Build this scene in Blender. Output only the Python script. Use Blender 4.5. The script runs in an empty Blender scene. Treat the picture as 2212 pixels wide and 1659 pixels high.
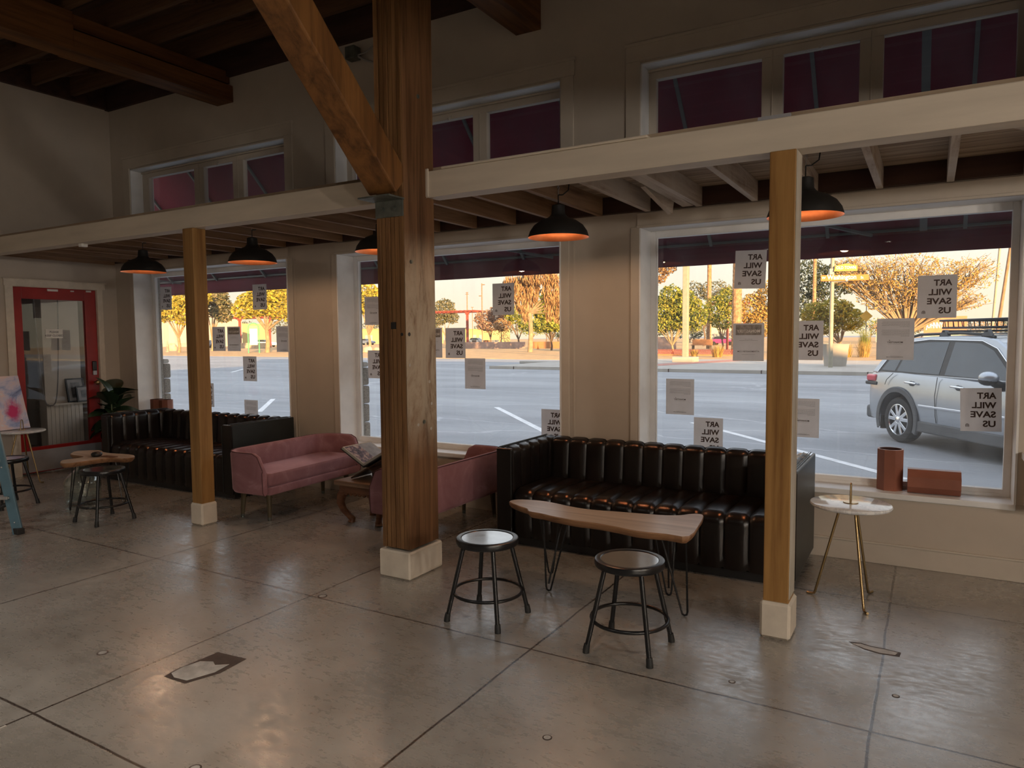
import bpy, bmesh, math, random
from mathutils import Vector, Matrix, Euler
random.seed(7)
S = bpy.context.scene
COL = S.collection
PI = math.pi
# ---------------------------------------------------------------- camera
CH = 1.6
cam_d = bpy.data.cameras.new('camera'); cam = bpy.data.objects.new('camera', cam_d); COL.objects.link(cam)
cam_d.sensor_width = 36.0; cam_d.lens = 1546.64 / 2212 * 36.0; cam_d.clip_end = 3000
Rm = Matrix(((0.86385619, -0.02650764, 0.50304058), (0.50367737, 0.06100959, -0.86173484), (-0.00784775, 0.99778513, 0.06605481)))
M4 = Rm.to_4x4(); M4.translation = Vector((0, 0, CH)); cam.matrix_world = M4
S.camera = cam
# ---------------------------------------------------------------- exposure, sky, sun
vs = S.view_settings
vs.view_transform = 'Standard'; vs.look = 'None'; vs.gamma = 1.0; vs.use_curve_mapping = False
vs.exposure = 0.0
S.cycles.max_bounces = 10; S.cycles.transparent_max_bounces = 24
S.cycles.caustics_reflective = False; S.cycles.caustics_refractive = False
S.cycles.sample_clamp_indirect = 4.0; S.cycles.use_denoising = True
W = bpy.data.worlds.new('sky'); S.world = W; W.use_nodes = True
nt = W.node_tree; nt.nodes.clear()
wo = nt.nodes.new('ShaderNodeOutputWorld'); bg = nt.nodes.new('ShaderNodeBackground')
tc = nt.nodes.new('ShaderNodeTexCoord'); sx = nt.nodes.new('ShaderNodeSeparateXYZ'); cr = nt.nodes.new('ShaderNodeValToRGB')
nt.links.new(tc.outputs['Generated'], sx.inputs[0]); nt.links.new(sx.outputs['Z'], cr.inputs[0])
nt.links.new(cr.outputs[0], bg.inputs[0]); nt.links.new(bg.outputs[0], wo.inputs[0])
e = cr.color_ramp.elements
e[0].position = 0.0; e[0].color = (0.66, 0.55, 0.38, 1)
e[1].position = 1.0; e[1].color = (0.78, 0.88, 1.06, 1)
q = e.new(0.10); q.color = (0.66, 0.62, 0.52, 1)
q = e.new(0.22); q.color = (0.76, 0.78, 0.80, 1)
bg.inputs[1].default_value = 1.9
sun_d = bpy.data.lights.new('sun', 'SUN'); sun = bpy.data.objects.new('sun', sun_d); COL.objects.link(sun)
sun_d.energy = 21.0; sun_d.color = (1.0, 0.60, 0.26); sun_d.angle = math.radians(0.6)
sun.rotation_euler = Vector((-1.1, 1.0, -0.2256)).to_track_quat('-Z', 'Y').to_euler()

# ---------------------------------------------------------------- pixel helper for the far surroundings
def at(px, Y, z=None, py=None):
    """world X of photo column px at distance Y, (and height of row py)"""
    v = Rm @ Vector((px - 1106, 829.5 - (py if py is not None else 735), -1546.64))
    t = Y / v.y
    return (v.x * t, CH + v.z * t)

# ---------------------------------------------------------------- mesh helpers
class MB:
    def __init__(s): s.v = []; s.f = []; s.m = []
    def add(s, vs_, fs, mi=0):
        b = len(s.v); s.v += [tuple(p) for p in vs_]
        for f in fs: s.f.append(tuple(b + i for i in f)); s.m.append(mi)
    def box(s, x0, x1, y0, y1, z0, z1, mi=0):
        s.add([(x0,y0,z0),(x1,y0,z0),(x1,y1,z0),(x0,y1,z0),(x0,y0,z1),(x1,y0,z1),(x1,y1,z1),(x0,y1,z1)],
              [(0,3,2,1),(4,5,6,7),(0,1,5,4),(1,2,6,5),(2,3,7,6),(3,0,4,7)], mi); return s
    def beam(s, p0, p1, w, h, up=(0,0,1), mi=0):
        p0 = Vector(p0); p1 = Vector(p1); d = (p1 - p0).normalized(); u = Vector(up)
        r = d.cross(u).normalized(); u = r.cross(d).normalized()
        vs_ = []
        for p in (p0, p1):
            for a, b in ((-1,-1),(1,-1),(1,1),(-1,1)): vs_.append(p + r*(a*w/2) + u*(b*h/2))
        s.add(vs_, [(0,1,2,3),(7,6,5,4),(0,4,5,1),(1,5,6,2),(2,6,7,3),(3,7,4,0)], mi); return s
    def tube(s, pts, r, n=10, cap=True, mi=0, closed=False):
        pts = [Vector(p) for p in pts]; N = len(pts)
        rs = r if isinstance(r, (list, tuple)) else [r] * N
        b = len(s.v); prev = None
        for i, p in enumerate(pts):
            if closed: t = pts[(i+1) % N] - pts[i-1]
            else: t = pts[min(i+1, N-1)] - pts[max(i-1, 0)]
            t.normalize()
            if prev is None:
                a = Vector((0,0,1)) if abs(t.z) < .9 else Vector((1,0,0)); u = t.cross(a).normalized()
            else:
                u = prev - t * prev.dot(t)
                u = u.normalized() if u.length > 1e-6 else t.orthogonal().normalized()
            prev = u; w = t.cross(u)
            for k in range(n):
                an = 2*PI*k/n; s.v.append(tuple(p + (u*math.cos(an) + w*math.sin(an)) * rs[i]))
        segs = N if closed else N-1
        for i in range(segs):
            j = (i+1) % N
            for k in range(n):
                k2 = (k+1) % n; s.f.append((b+i*n+k, b+i*n+k2, b+j*n+k2, b+j*n+k)); s.m.append(mi)
        if cap and not closed:
            s.f.append(tuple(b+k for k in range(n))[::-1]); s.m.append(mi)
            s.f.append(tuple(b+(N-1)*n+k for k in range(n))); s.m.append(mi)
        return s
    def lathe(s, prof, n=32, c=(0,0,0), mi=0, cap=False):
        b = len(s.v)
        for r, z in prof:
            for k in range(n):
                a = 2*PI*k/n; s.v.append((c[0]+r*math.cos(a), c[1]+r*math.sin(a), c[2]+z))
        for i in range(len(prof)-1):
            for k in range(n):
                k2 = (k+1) % n; s.f.append((b+i*n+k, b+i*n+k2, b+(i+1)*n+k2, b+(i+1)*n+k)); s.m.append(mi)
        for i in (0, len(prof)-1):
            if cap and prof[i][0] > 1e-4:
                fc = tuple(b+i*n+k for k in range(n)); s.f.append(fc if i else fc[::-1]); s.m.append(mi)
        return s
    def prism(s, poly, z0, z1, mi=0, M=None):
        n = len(poly)
        vs_ = [Vector((x, y, z0)) for x, y in poly] + [Vector((x, y, z1)) for x, y in poly]
        if M is not None: vs_ = [M @ v for v in vs_]
        fs = [tuple(range(n))[::-1], tuple(range(n, 2*n))] + [(i, (i+1) % n, n+(i+1) % n, n+i) for i in range(n)]
        s.add(vs_, fs, mi); return s
    def ball(s, c, rx, ry=None, rz=None, n=12, m=8, mi=0, jit=0):
        ry = ry or rx; rz = rz or rx; b = len(s.v)
        for i in range(m+1):
            t = PI*i/m
            for k in range(n):
                a = 2*PI*k/n; j = 1 + (random.uniform(-jit, jit) if 0 < i < m else 0)
                s.v.append((c[0]+rx*j*math.sin(t)*math.cos(a), c[1]+ry*j*math.sin(t)*math.sin(a), c[2]+rz*j*math.cos(t)))
        for i in range(m):
            for k in range(n):
                k2 = (k+1) % n; s.f.append((b+i*n+k, b+(i+1)*n+k, b+(i+1)*n+k2, b+i*n+k2)); s.m.append(mi)
        return s
    def grid(s, fn, nu, nv, mi=0, wrap=False):
        b = len(s.v)
        for i in range(nu+1):
            for j in range(nv+1): s.v.append(tuple(fn(i/nu, j/nv)))
        for i in range(nu):
            for j in range(nv):
                s.f.append((b+i*(nv+1)+j, b+(i+1)*(nv+1)+j, b+(i+1)*(nv+1)+j+1, b+i*(nv+1)+j+1)); s.m.append(mi)
        return s
    def build(s, name, mats, parent=None, smooth=None, bevel=0, seg=2, origin=None):
        me = bpy.data.meshes.new(name); off = Vector(origin) if origin else None
        vv = [tuple(Vector(p) - off) for p in s.v] if off else s.v
        me.from_pydata(vv, [], s.f)
        mats = mats if isinstance(mats, (list, tuple)) else [mats]
        for m in mats: me.materials.append(m)
        if len(mats) > 1: me.polygons.foreach_set('material_index', s.m)
        me.update()
        bm = bmesh.new(); bm.from_mesh(me); bmesh.ops.remove_doubles(bm, verts=bm.verts, dist=1e-5) if len(s.v) < 20000 else None
        if len(s.v) < 20000: bmesh.ops.recalc_face_normals(bm, faces=bm.faces)
        bm.to_mesh(me); bm.free()
        if smooth is not None:
            me.shade_smooth(); me.set_sharp_from_angle(angle=math.radians(smooth))
        o = bpy.data.objects.new(name, me); COL.objects.link(o)
        if off: o.location = off
        if parent: o.parent = parent
        if bevel:
            b = o.modifiers.new('bevel', 'BEVEL'); b.width = bevel; b.segments = seg; b.limit_method = 'ANGLE'; b.angle_limit = math.radians(40)
        return o
def box(name, x0, x1, y0, y1, z0, z1, m, parent=None, bevel=0):
    return MB().box(x0, x1, y0, y1, z0, z1).build(name, m, parent, bevel=bevel)
def tag(o, label=None, cat=None, group=None, kind=None):
    if label: o['label'] = label
    if cat: o['category'] = cat
    if group: o['group'] = group
    if kind: o['kind'] = kind
    return o
def empty(name, loc=(0,0,0), rz=0):
    o = bpy.data.objects.new(name, None); COL.objects.link(o); o.location = loc; o.rotation_euler = (0,0,rz); o.empty_display_size = .1
    return o
def struct(o): o['kind'] = 'structure'; return o
def copy_tree(o, parent=None):
    c = o.copy(); COL.objects.link(c)
    if parent: c.parent = parent
    for ch in list(o.children): copy_tree(ch, c)
    return c

# ---------------------------------------------------------------- materials
def newmat(name):
    m = bpy.data.materials.new(name); m.use_nodes = True; t = m.node_tree
    return m, t, t.nodes['Principled BSDF']
def node(t, ty, **kw):
    n = t.nodes.new(ty)
    for k, v in kw.items(): setattr(n, k, v)
    return n
def noise(t, scale, detail=4, rough=.55, vec=None, coord='Object', stretch=None, dist=0):
    n = node(t, 'ShaderNodeTexNoise'); n.inputs['Scale'].default_value = scale; n.inputs['Detail'].default_value = detail
    n.inputs['Roughness'].default_value = rough; n.inputs['Distortion'].default_value = dist
    c = node(t, 'ShaderNodeTexCoord'); mp = node(t, 'ShaderNodeMapping')
    if stretch: mp.inputs['Scale'].default_value = stretch
    t.links.new(c.outputs[coord], mp.inputs[0]); t.links.new(mp.outputs[0], n.inputs['Vector'])
    return n
def ramp(t, src, stops):
    r = node(t, 'ShaderNodeValToRGB'); e = r.color_ramp.elements
    while len(e) > 1: e.remove(e[-1])
    e[0].position = stops[0][0]; e[0].color = (*stops[0][1], 1)
    for p, c in stops[1:]:
        k = e.new(p); k.color = (*c, 1)
    t.links.new(src, r.inputs[0]); return r
def bump(t, bs, src, strength=.2, dist=.01):
    b = node(t, 'ShaderNodeBump'); b.inputs['Strength'].default_value = strength; b.inputs['Distance'].default_value = dist
    t.links.new(src, b.inputs['Height']); t.links.new(b.outputs[0], bs.inputs['Normal']); return b
def mat(name, c, rough=.5, metal=0, var=.12, scale=6, bmp=0, bscale=60, spec=.5, stretch=None, sheen=0, coat=0, emis=None, estr=0, bd=.005):
    m, t, b = newmat(name)
    n = noise(t, scale, stretch=stretch)
    lo = tuple(x*(1-var) for x in c); hi = tuple(min(1, x*(1+var)) for x in c)
    r = ramp(t, n.outputs[0], [(.3, lo), (.7, hi)]); t.links.new(r.outputs[0], b.inputs['Base Color'])
    b.inputs['Roughness'].default_value = rough; b.inputs['Metallic'].default_value = metal
    b.inputs['Specular IOR Level'].default_value = spec
    if sheen: b.inputs['Sheen Weight'].default_value = sheen; b.inputs['Sheen Roughness'].default_value = .4
    if coat: b.inputs['Coat Weight'].default_value = coat; b.inputs['Coat Roughness'].default_value = .1
    if emis: b.inputs['Emission Color'].default_value = (*emis, 1); b.inputs['Emission Strength'].default_value = estr
    if bmp: n2 = noise(t, bscale); bump(t, b, n2.outputs[0], bmp, bd)
    return m
def wood(name, dark, light, along='z', scale=1.0, rough=.6, stain=None, lam=0, bmp=.25):
    m, t, b = newmat(name)
    k = {'x': (.35, 6, 6), 'y': (6, .35, 6), 'z': (6, 6, .35)}[along]; k = tuple(a*scale for a in k)
    n1 = noise(t, 1.6, 6, .6, stretch=k, dist=1.2); n2 = noise(t, 9, 4, .7, stretch=k)
    mx = node(t, 'ShaderNodeMath', operation='ADD'); ml = node(t, 'ShaderNodeMath', operation='MULTIPLY'); ml.inputs[1].default_value = .35
    t.links.new(n2.outputs[0], ml.inputs[0]); t.links.new(n1.outputs[0], mx.inputs[0]); t.links.new(ml.outputs[0], mx.inputs[1])
    mid = tuple((a+c)/2 for a, c in zip(dark, light))
    r = ramp(t, mx.outputs[0], [(.48, dark), (.62, mid), (.80, light)])
    out = r.outputs[0]
    if stain:
        n3 = noise(t, 1.3, 5, .7); rr = ramp(t, n3.outputs[0], [(.42, (0,0,0)), (.62, (1,1,1))])
        mm = node(t, 'ShaderNodeMix', data_type='RGBA'); t.links.new(rr.outputs[0], mm.inputs[0])
        t.links.new(out, mm.inputs[6]); mm.inputs[7].default_value = (*stain, 1); out = mm.outputs[2]
    t.links.new(out, b.inputs['Base Color'])
    b.inputs['Roughness'].default_value = rough; b.inputs['Specular IOR Level'].default_value = .35
    if bmp: bump(t, b, mx.outputs[0], bmp, .004)
    return m
M = {}
ORD = ['first','second','third','fourth','fifth','sixth','seventh','eighth','ninth','tenth','eleventh','twelfth','thirteenth','fourteenth','fifteenth','sixteenth','seventeenth','eighteenth','nineteenth','twentieth','twenty-first','twenty-second','twenty-third','twenty-fourth','twenty-fifth','twenty-sixth','twenty-seventh','twenty-eighth','twenty-ninth','thirtieth']
M['wall'] = mat('painted_plaster', (.50,.435,.365), .75, var=.06, scale=2.5, bmp=.12, bscale=45)
M['trim'] = mat('trim_paint', (.54,.475,.40), .55, var=.06, scale=4, bmp=.15, bscale=25)
M['jamb'] = mat('white_jamb_paint', (.84,.84,.84), .45, var=.06, scale=5, bmp=.15, bscale=30)
M['beamw'] = mat('beam_paint', (.62,.54,.44), .6, var=.10, scale=3, bmp=.25, bscale=20, stretch=(.4,3,3))
M['plinth'] = mat('plinth_paint', (.66,.58,.48), .55, var=.10, scale=9, bmp=.2, bscale=20)
M['timber'] = wood('old_timber', (.085,.032,.008), (.26,.115,.035), 'z', 1, .55)
M['timberY'] = wood('old_timber_beam', (.075,.03,.01), (.20,.085,.028), 'y', 1, .6)
M['timberD'] = wood('brace_timber', (.085,.034,.009), (.23,.10,.028), 'z', .8, .6, bmp=.5)
M['weather'] = wood('laminated_timber', (.095,.042,.015), (.245,.125,.05), 'z', 1, .5, bmp=.4)
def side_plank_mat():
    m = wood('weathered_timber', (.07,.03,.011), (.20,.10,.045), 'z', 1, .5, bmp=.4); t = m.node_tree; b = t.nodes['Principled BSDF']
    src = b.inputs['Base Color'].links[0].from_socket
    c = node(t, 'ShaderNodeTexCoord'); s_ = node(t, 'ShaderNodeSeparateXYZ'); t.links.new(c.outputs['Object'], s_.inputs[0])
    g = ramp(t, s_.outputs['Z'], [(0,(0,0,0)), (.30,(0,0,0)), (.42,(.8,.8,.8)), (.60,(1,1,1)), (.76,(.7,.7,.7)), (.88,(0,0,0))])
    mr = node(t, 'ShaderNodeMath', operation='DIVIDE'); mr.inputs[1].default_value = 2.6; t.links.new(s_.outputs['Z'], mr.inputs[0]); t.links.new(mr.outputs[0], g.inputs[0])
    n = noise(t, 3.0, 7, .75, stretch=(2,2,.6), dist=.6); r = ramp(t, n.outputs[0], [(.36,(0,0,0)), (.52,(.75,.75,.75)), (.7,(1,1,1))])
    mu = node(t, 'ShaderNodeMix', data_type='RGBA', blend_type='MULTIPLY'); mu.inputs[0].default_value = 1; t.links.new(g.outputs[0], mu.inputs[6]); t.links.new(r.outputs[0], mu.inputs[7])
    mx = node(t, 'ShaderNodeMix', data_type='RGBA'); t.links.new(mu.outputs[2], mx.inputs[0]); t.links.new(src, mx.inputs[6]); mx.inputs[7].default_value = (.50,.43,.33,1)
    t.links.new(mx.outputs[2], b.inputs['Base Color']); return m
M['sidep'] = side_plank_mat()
M['post'] = wood('post_timber', (.20,.095,.025), (.37,.20,.065), 'z', .8, .5)
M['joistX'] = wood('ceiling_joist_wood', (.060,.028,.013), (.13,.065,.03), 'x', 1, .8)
M['joistY'] = wood('deck_joist_wood', (.16,.085,.045), (.38,.24,.14), 'y', 1, .7)
M['sidepale'] = wood('whitewashed_lit_post_face', (.26,.20,.13), (.55,.50,.42), 'z', 2, .6, stain=(.52,.48,.42))  # weathered pale paint, with window light mixed into the tone
M['joistW'] = wood('whitewashed_joist_wood', (.24,.15,.09), (.58,.50,.42), 'y', 1, .7, stain=(.55,.49,.42))
M['ledger'] = mat('ledger_dark_wood', (.05,.022,.014), .8, var=.4, scale=3, stretch=(.4,3,3))
M['lead'] = mat('old_sprinkler_pipe', (.32,.30,.27), .5)
def boards(name, dark, light, axis='y', pitch=.14, rough=.75):
    m, t, b = newmat(name)
    n1 = noise(t, 2.5, 6, .6, stretch=(.4, 5, 5)); r = ramp(t, n1.outputs[0], [(.35, dark), (.65, light)])
    c = node(t, 'ShaderNodeTexCoord'); s = node(t, 'ShaderNodeSeparateXYZ'); t.links.new(c.outputs['Object'], s.inputs[0])
    d = node(t, 'ShaderNodeMath', operation='DIVIDE'); d.inputs[1].default_value = pitch; t.links.new(s.outputs[axis.upper()], d.inputs[0])
    f = node(t, 'ShaderNodeMath', operation='FRACT'); t.links.new(d.outputs[0], f.inputs[0])
    g = ramp(t, f.outputs[0], [(0, (0,0,0)), (.03, (0,0,0)), (.06, (1,1,1)), (1, (1,1,1))])
    mm = node(t, 'ShaderNodeMix', data_type='RGBA', blend_type='MULTIPLY'); mm.inputs[0].default_value = .85
    t.links.new(r.outputs[0], mm.inputs[6]); t.links.new(g.outputs[0], mm.inputs[7]); t.links.new(mm.outputs[2], b.inputs['Base Color'])
    b.inputs['Roughness'].default_value = rough; bump(t, b, g.outputs[0], .5, .004); return m
M['deck'] = boards('loft_deck_boards', (.24,.16,.10), (.48,.37,.26))
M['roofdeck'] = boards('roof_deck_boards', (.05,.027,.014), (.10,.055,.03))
# concrete floor, with sawn joints
def floor_mat():
    m, t, b = newmat('polished_concrete')
    n1 = noise(t, .9, 8, .62, dist=.4); n2 = noise(t, 5.5, 6, .65); n3 = noise(t, 70, 3, .6)
    r1 = ramp(t, n1.outputs[0], [(.32, (.215,.192,.166)), (.5, (.285,.258,.228)), (.7, (.352,.325,.292))])
    r2 = ramp(t, n2.outputs[0], [(.28, (.66,.64,.62)), (.46, (.97,.97,.97)), (.62, (1.08,1.08,1.08)), (.8, (1.25,1.24,1.22))])
    m1 = node(t, 'ShaderNodeMix', data_type='RGBA', blend_type='MULTIPLY'); m1.inputs[0].default_value = .72
    t.links.new(r1.outputs[0], m1.inputs[6]); t.links.new(r2.outputs[0], m1.inputs[7])
    n6 = noise(t, 2.1, 9, .75); r6 = ramp(t, n6.outputs[0], [(.0, (.25,.24,.25)), (.29, (.35,.34,.34)), (.35, (1,1,1))])
    m6 = node(t, 'ShaderNodeMix', data_type='RGBA', blend_type='MULTIPLY'); m6.inputs[0].default_value = .8
    t.links.new(m1.outputs[2], m6.inputs[6]); t.links.new(r6.outputs[0], m6.inputs[7])
    # scuffs
    n7 = noise(t, 3.2, 4, .5, stretch=(1.0, 9, 1), dist=.8); r7 = ramp(t, n7.outputs[0], [(.0,(.5,.5,.52)), (.22,(.6,.6,.62)), (.27,(1,1,1))])
    m7 = node(t, 'ShaderNodeMix', data_type='RGBA', blend_type='MULTIPLY'); m7.inputs[0].default_value = .6
    t.links.new(m6.outputs[2], m7.inputs[6]); t.links.new(r7.outputs[0], m7.inputs[7])
    # joints
    c = node(t, 'ShaderNodeTexCoord'); w = noise(t, 2.2, 4, .6)
    sub = node(t, 'ShaderNodeVectorMath', operation='SUBTRACT'); sub.inputs[1].default_value = (.5,.5,.5); t.links.new(w.outputs['Color'], sub.inputs[0])
    sc = node(t, 'ShaderNodeVectorMath', operation='SCALE'); sc.inputs['Scale'].default_value = .022; t.links.new(sub.outputs[0], sc.inputs[0])
    ad = node(t, 'ShaderNodeVectorMath', operation='ADD'); t.links.new(c.outputs['Object'], ad.inputs[0]); t.links.new(sc.outputs[0], ad.inputs[1])
    s = node(t, 'ShaderNodeSeparateXYZ'); t.links.new(ad.outputs[0], s.inputs[0])
    def dist(out, off, per):
        a = node(t, 'ShaderNodeMath', operation='ADD'); a.inputs[1].default_value = -off + per*20.5; t.links.new(out, a.inputs[0])
        mo = node(t, 'ShaderNodeMath', operation='MODULO'); mo.inputs[1].default_value = per; t.links.new(a.outputs[0], mo.inputs[0])
        su = node(t, 'ShaderNodeMath', operation='SUBTRACT'); su.inputs[1].default_value = per/2; t.links.new(mo.outputs[0], su.inputs[0])
        ab = node(t, 'ShaderNodeMath', operation='ABSOLUTE'); t.links.new(su.outputs[0], ab.inputs[0]); return ab.outputs[0]
    dx = dist(s.outputs['X'], -0.165, 1.562); dy = dist(s.outputs['Y'], 3.128, 1.60)
    mn = node(t, 'ShaderNodeMath', operation='MINIMUM'); t.links.new(dx, mn.inputs[0]); t.links.new(dy, mn.inputs[1])
    jr = ramp(t, mn.outputs[0], [(0, (0,0,0)), (.0042, (0,0,0)), (.0068, (1,1,1))])
    m2 = node(t, 'ShaderNodeMix', data_type='RGBA'); t.links.new(jr.outputs[0], m2.inputs[0])
    m2.inputs[6].default_value = (.030,.019,.015,1); t.links.new(m7.outputs[2], m2.inputs[7])
    t.links.new(m2.outputs[2], b.inputs['Base Color'])
    n4 = noise(t, 1.7, 6, .7); n5 = noise(t, 14, 5, .7, stretch=(1,2.2,1))
    aa = node(t, 'ShaderNodeMath', operation='MULTIPLY'); t.links.new(n4.outputs[0], aa.inputs[0]); t.links.new(n5.outputs[0], aa.inputs[1])
    rr = ramp(t, aa.outputs[0], [(.14, (.22,)*3), (.25, (.30,)*3), (.36, (.46,)*3)]); t.links.new(rr.outputs[0], b.inputs['Roughness']); t.links.new(rr.outputs[0], b.inputs['Coat Roughness'])
    b.inputs['Specular IOR Level'].default_value = 1.0; b.inputs['Coat Weight'].default_value = .8; b.inputs['Coat Roughness'].default_value = .30; b.inputs['Coat IOR'].default_value = 1.7
    hs = node(t, 'ShaderNodeMath', operation='ADD'); hm = node(t, 'ShaderNodeMath', operation='MULTIPLY'); hm.inputs[1].default_value = .10
    t.links.new(n5.outputs[0], hm.inputs[0]); t.links.new(hm.outputs[0], hs.inputs[0]); t.links.new(jr.outputs[0], hs.inputs[1])
    bump(t, b, hs.outputs[0], .16, .004)
    return m
M['floor'] = floor_mat()
M['patch'] = mat('floor_filler', (.42,.39,.36), .35, var=.35, scale=14, bmp=.9, bscale=12, bd=.01)
M['patchd'] = mat('floor_filler_edge', (.060,.040,.032), .6, var=.4, scale=20)
M['patchl'] = mat('crack_filler', (.42,.38,.34), .4, var=.2, scale=20)
# leather: black with brown undertone
M['leather'] = mat('black_leather', (.009,.006,.005), .30, var=.35, scale=3, bmp=.12, bscale=140, spec=.38, bd=.002)
M['leatherg'] = mat('black_leather_side', (.018,.022,.022), .42, var=.2, scale=4, bmp=.25, bscale=90, spec=.5, bd=.002)
M['rubber'] = mat('black_rubber', (.012,.012,.012), .6)
def velvet():
    m, t, b = newmat('pink_velvet')
    n = noise(t, 3.2, 5, .65, dist=1.5); r = ramp(t, n.outputs[0], [(.3,(.225,.095,.105)), (.55,(.29,.135,.15)), (.72,(.40,.21,.235))])
    t.links.new(r.outputs[0], b.inputs['Base Color']); b.inputs['Roughness'].default_value = .85
    b.inputs['Sheen Weight'].default_value = .7; b.inputs['Sheen Roughness'].default_value = .35; b.inputs['Sheen Tint'].default_value = (.9,.55,.6,1)
    n2 = noise(t, 200, 2); bump(t, b, n2.outputs[0], .1, .002); return m
M['velvet'] = velvet()
M['piping'] = mat('velvet_piping', (.10,.035,.038), .8)
M['oliveleg'] = wood('olive_wood_leg', (.05,.035,.018), (.11,.085,.045), 'z', 2, .5)
M['blackmetal'] = mat('black_enamel', (.006,.006,.007), .30, spec=.45, var=.2)
def stooltop():
    m, t, b = newmat('worn_black_enamel')
    n = noise(t, 14, 6, .65); r = ramp(t, n.outputs[0], [(.5,(.018,.016,.016)), (.62,(.03,.026,.025)), (.74,(.16,.14,.13))])
    t.links.new(r.outputs[0], b.inputs['Base Color'])
    n2 = noise(t, 9, 3, .5); r2 = ramp(t, n2.outputs[0], [(.3,(.10,)*3), (.7,(.26,)*3)]); t.links.new(r2.outputs[0], b.inputs['Roughness'])
    b.inputs['Specular IOR Level'].default_value = 1.0; b.inputs['Coat Weight'].default_value = 1.0; b.inputs['Coat Roughness'].default_value = .12; b.inputs['Coat IOR'].default_value = 1.9; bump(t, b, n2.outputs[0], .25, .006); return m
M['stooltop'] = stooltop()
M['slab'] = wood('live_edge_wood', (.33,.22,.15), (.56,.42,.32), 'x', 1.1, .32, bmp=.15)
M['slabedge'] = wood('live_edge_bark', (.16,.075,.035), (.34,.18,.09), 'x', 1.5, .5)
M['opium'] = wood('carved_brown_wood', (.085,.028,.012), (.20,.085,.04), 'x', 2, .35)
M['opiumtop'] = wood('worn_brown_top', (.13,.065,.035), (.30,.19,.12), 'x', 2, .3)
M['darkwood'] = wood('dark_stand_wood', (.022,.010,.007), (.07,.035,.02), 'y', 2, .4)
M['brass'] = mat('brass', (.36,.26,.13), .30, 1, var=.1, scale=10)
M['copper'] = mat('copper_lining', (.95,.33,.14), .38, 1, var=.18, scale=8)
M['shade'] = mat('matt_black_shade', (.010,.009,.008), .55)
def marble():
    m, t, b = newmat('white_marble')
    n = noise(t, 5, 8, .65, dist=2.2); r = ramp(t, n.outputs[0], [(.40,(.80,.80,.80)), (.5,(.62,.63,.65)), (.54,(.80,.80,.80)), (.8,(.86,.86,.85))])
    t.links.new(r.outputs[0], b.inputs['Base Color']); b.inputs['Roughness'].default_value = .12; return m
M['marble'] = marble()
M['terra'] = mat('terracotta_wood', (.26,.095,.06), .45, var=.15, scale=5, bmp=.1)
M['terrai'] = mat('terracotta_inside', (.05,.016,.012), .8)
M['red'] = mat('red_door_paint', (.30,.012,.010), .4, var=.12, scale=5)
M['steel'] = mat('kick_plate_steel', (.42,.42,.45), .38, .35, var=.1)
M['iron'] = mat('galvanised_iron', (.16,.17,.15), .5, .7, var=.35, scale=14, bmp=.3)
M['leaf'] = mat('rubber_plant_leaf', (.020,.040,.018), .25, var=.35, scale=4, spec=.6)
M['stem'] = mat('plant_stem', (.12,.14,.06), .6)
M['pot'] = mat('dark_pot', (.02,.02,.022), .5)
M['paper'] = None
def glassmat(name, tint=(1,1,1), refl=1.0, haze=0.0, rough=0.0):
    m = bpy.data.materials.new(name); m.use_nodes = True; t = m.node_tree; t.nodes.clear()
    o = node(t, 'ShaderNodeOutputMaterial'); tr = node(t, 'ShaderNodeBsdfTransparent'); gl = node(t, 'ShaderNodeBsdfGlossy')
    tr.inputs[0].default_value = (*tint, 1); gl.inputs['Roughness'].default_value = rough; gl.inputs[0].default_value = (1,1,1,1)
    fr = node(t, 'ShaderNodeFresnel'); ge = node(t, 'ShaderNodeNewGeometry'); io = node(t, 'ShaderNodeMapRange')
    io.inputs['To Min'].default_value = 1.45; io.inputs['To Max'].default_value = 1/1.45; t.links.new(ge.outputs['Backfacing'], io.inputs[0]); t.links.new(io.outputs[0], fr.inputs[0])
    mu = node(t, 'ShaderNodeMath', operation='MULTIPLY'); mu.inputs[1].default_value = refl; t.links.new(fr.outputs[0], mu.inputs[0])
    mx = node(t, 'ShaderNodeMixShader'); t.links.new(mu.outputs[0], mx.inputs[0]); t.links.new(tr.outputs[0], mx.inputs[1]); t.links.new(gl.outputs[0], mx.inputs[2])
    out = mx.outputs[0]
    if haze:
        df = node(t, 'ShaderNodeBsdfTranslucent'); df.inputs[0].default_value = (.8,.82,.85,1)
        n = noise(t, 1.5, 8, .7, stretch=(2.5,1,.8)); r = ramp(t, n.outputs[0], [(.35,(haze*.3,)*3), (.72,(haze*1.8,)*3)])
        m3 = node(t, 'ShaderNodeMixShader'); t.links.new(r.outputs[0], m3.inputs[0]); t.links.new(out, m3.inputs[1]); t.links.new(df.outputs[0], m3.inputs[2]); out = m3.outputs[0]
    t.links.new(out, o.inputs[0]); return m
M['glass'] = glassmat('window_glass', (.97,.98,.98), 1.0, .035)
M['jugglass'] = glassmat('jug_glass', (.93,.975,.965), 2.2)
def papermat(name, c):
    m, t, b = newmat(name)
    n = noise(t, 9, 5, .6); r = ramp(t, n.outputs[0], [(.3, tuple(x*.9 for x in c)), (.7, c)])
    t.links.new(r.outputs[0], b.inputs['Base Color']); b.inputs['Roughness'].default_value = .9; b.inputs['Specular IOR Level'].default_value = .1
    tl = node(t, 'ShaderNodeBsdfTranslucent'); t.links.new(r.outputs[0], tl.inputs[0])
    mx = node(t, 'ShaderNodeMixShader'); mx.inputs[0].default_value = .6
    t.links.new(b.outputs[0], mx.inputs[1]); t.links.new(tl.outputs[0], mx.inputs[2]); t.links.new(mx.outputs[0], t.nodes['Material Output'].inputs[0]); return m
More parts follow.
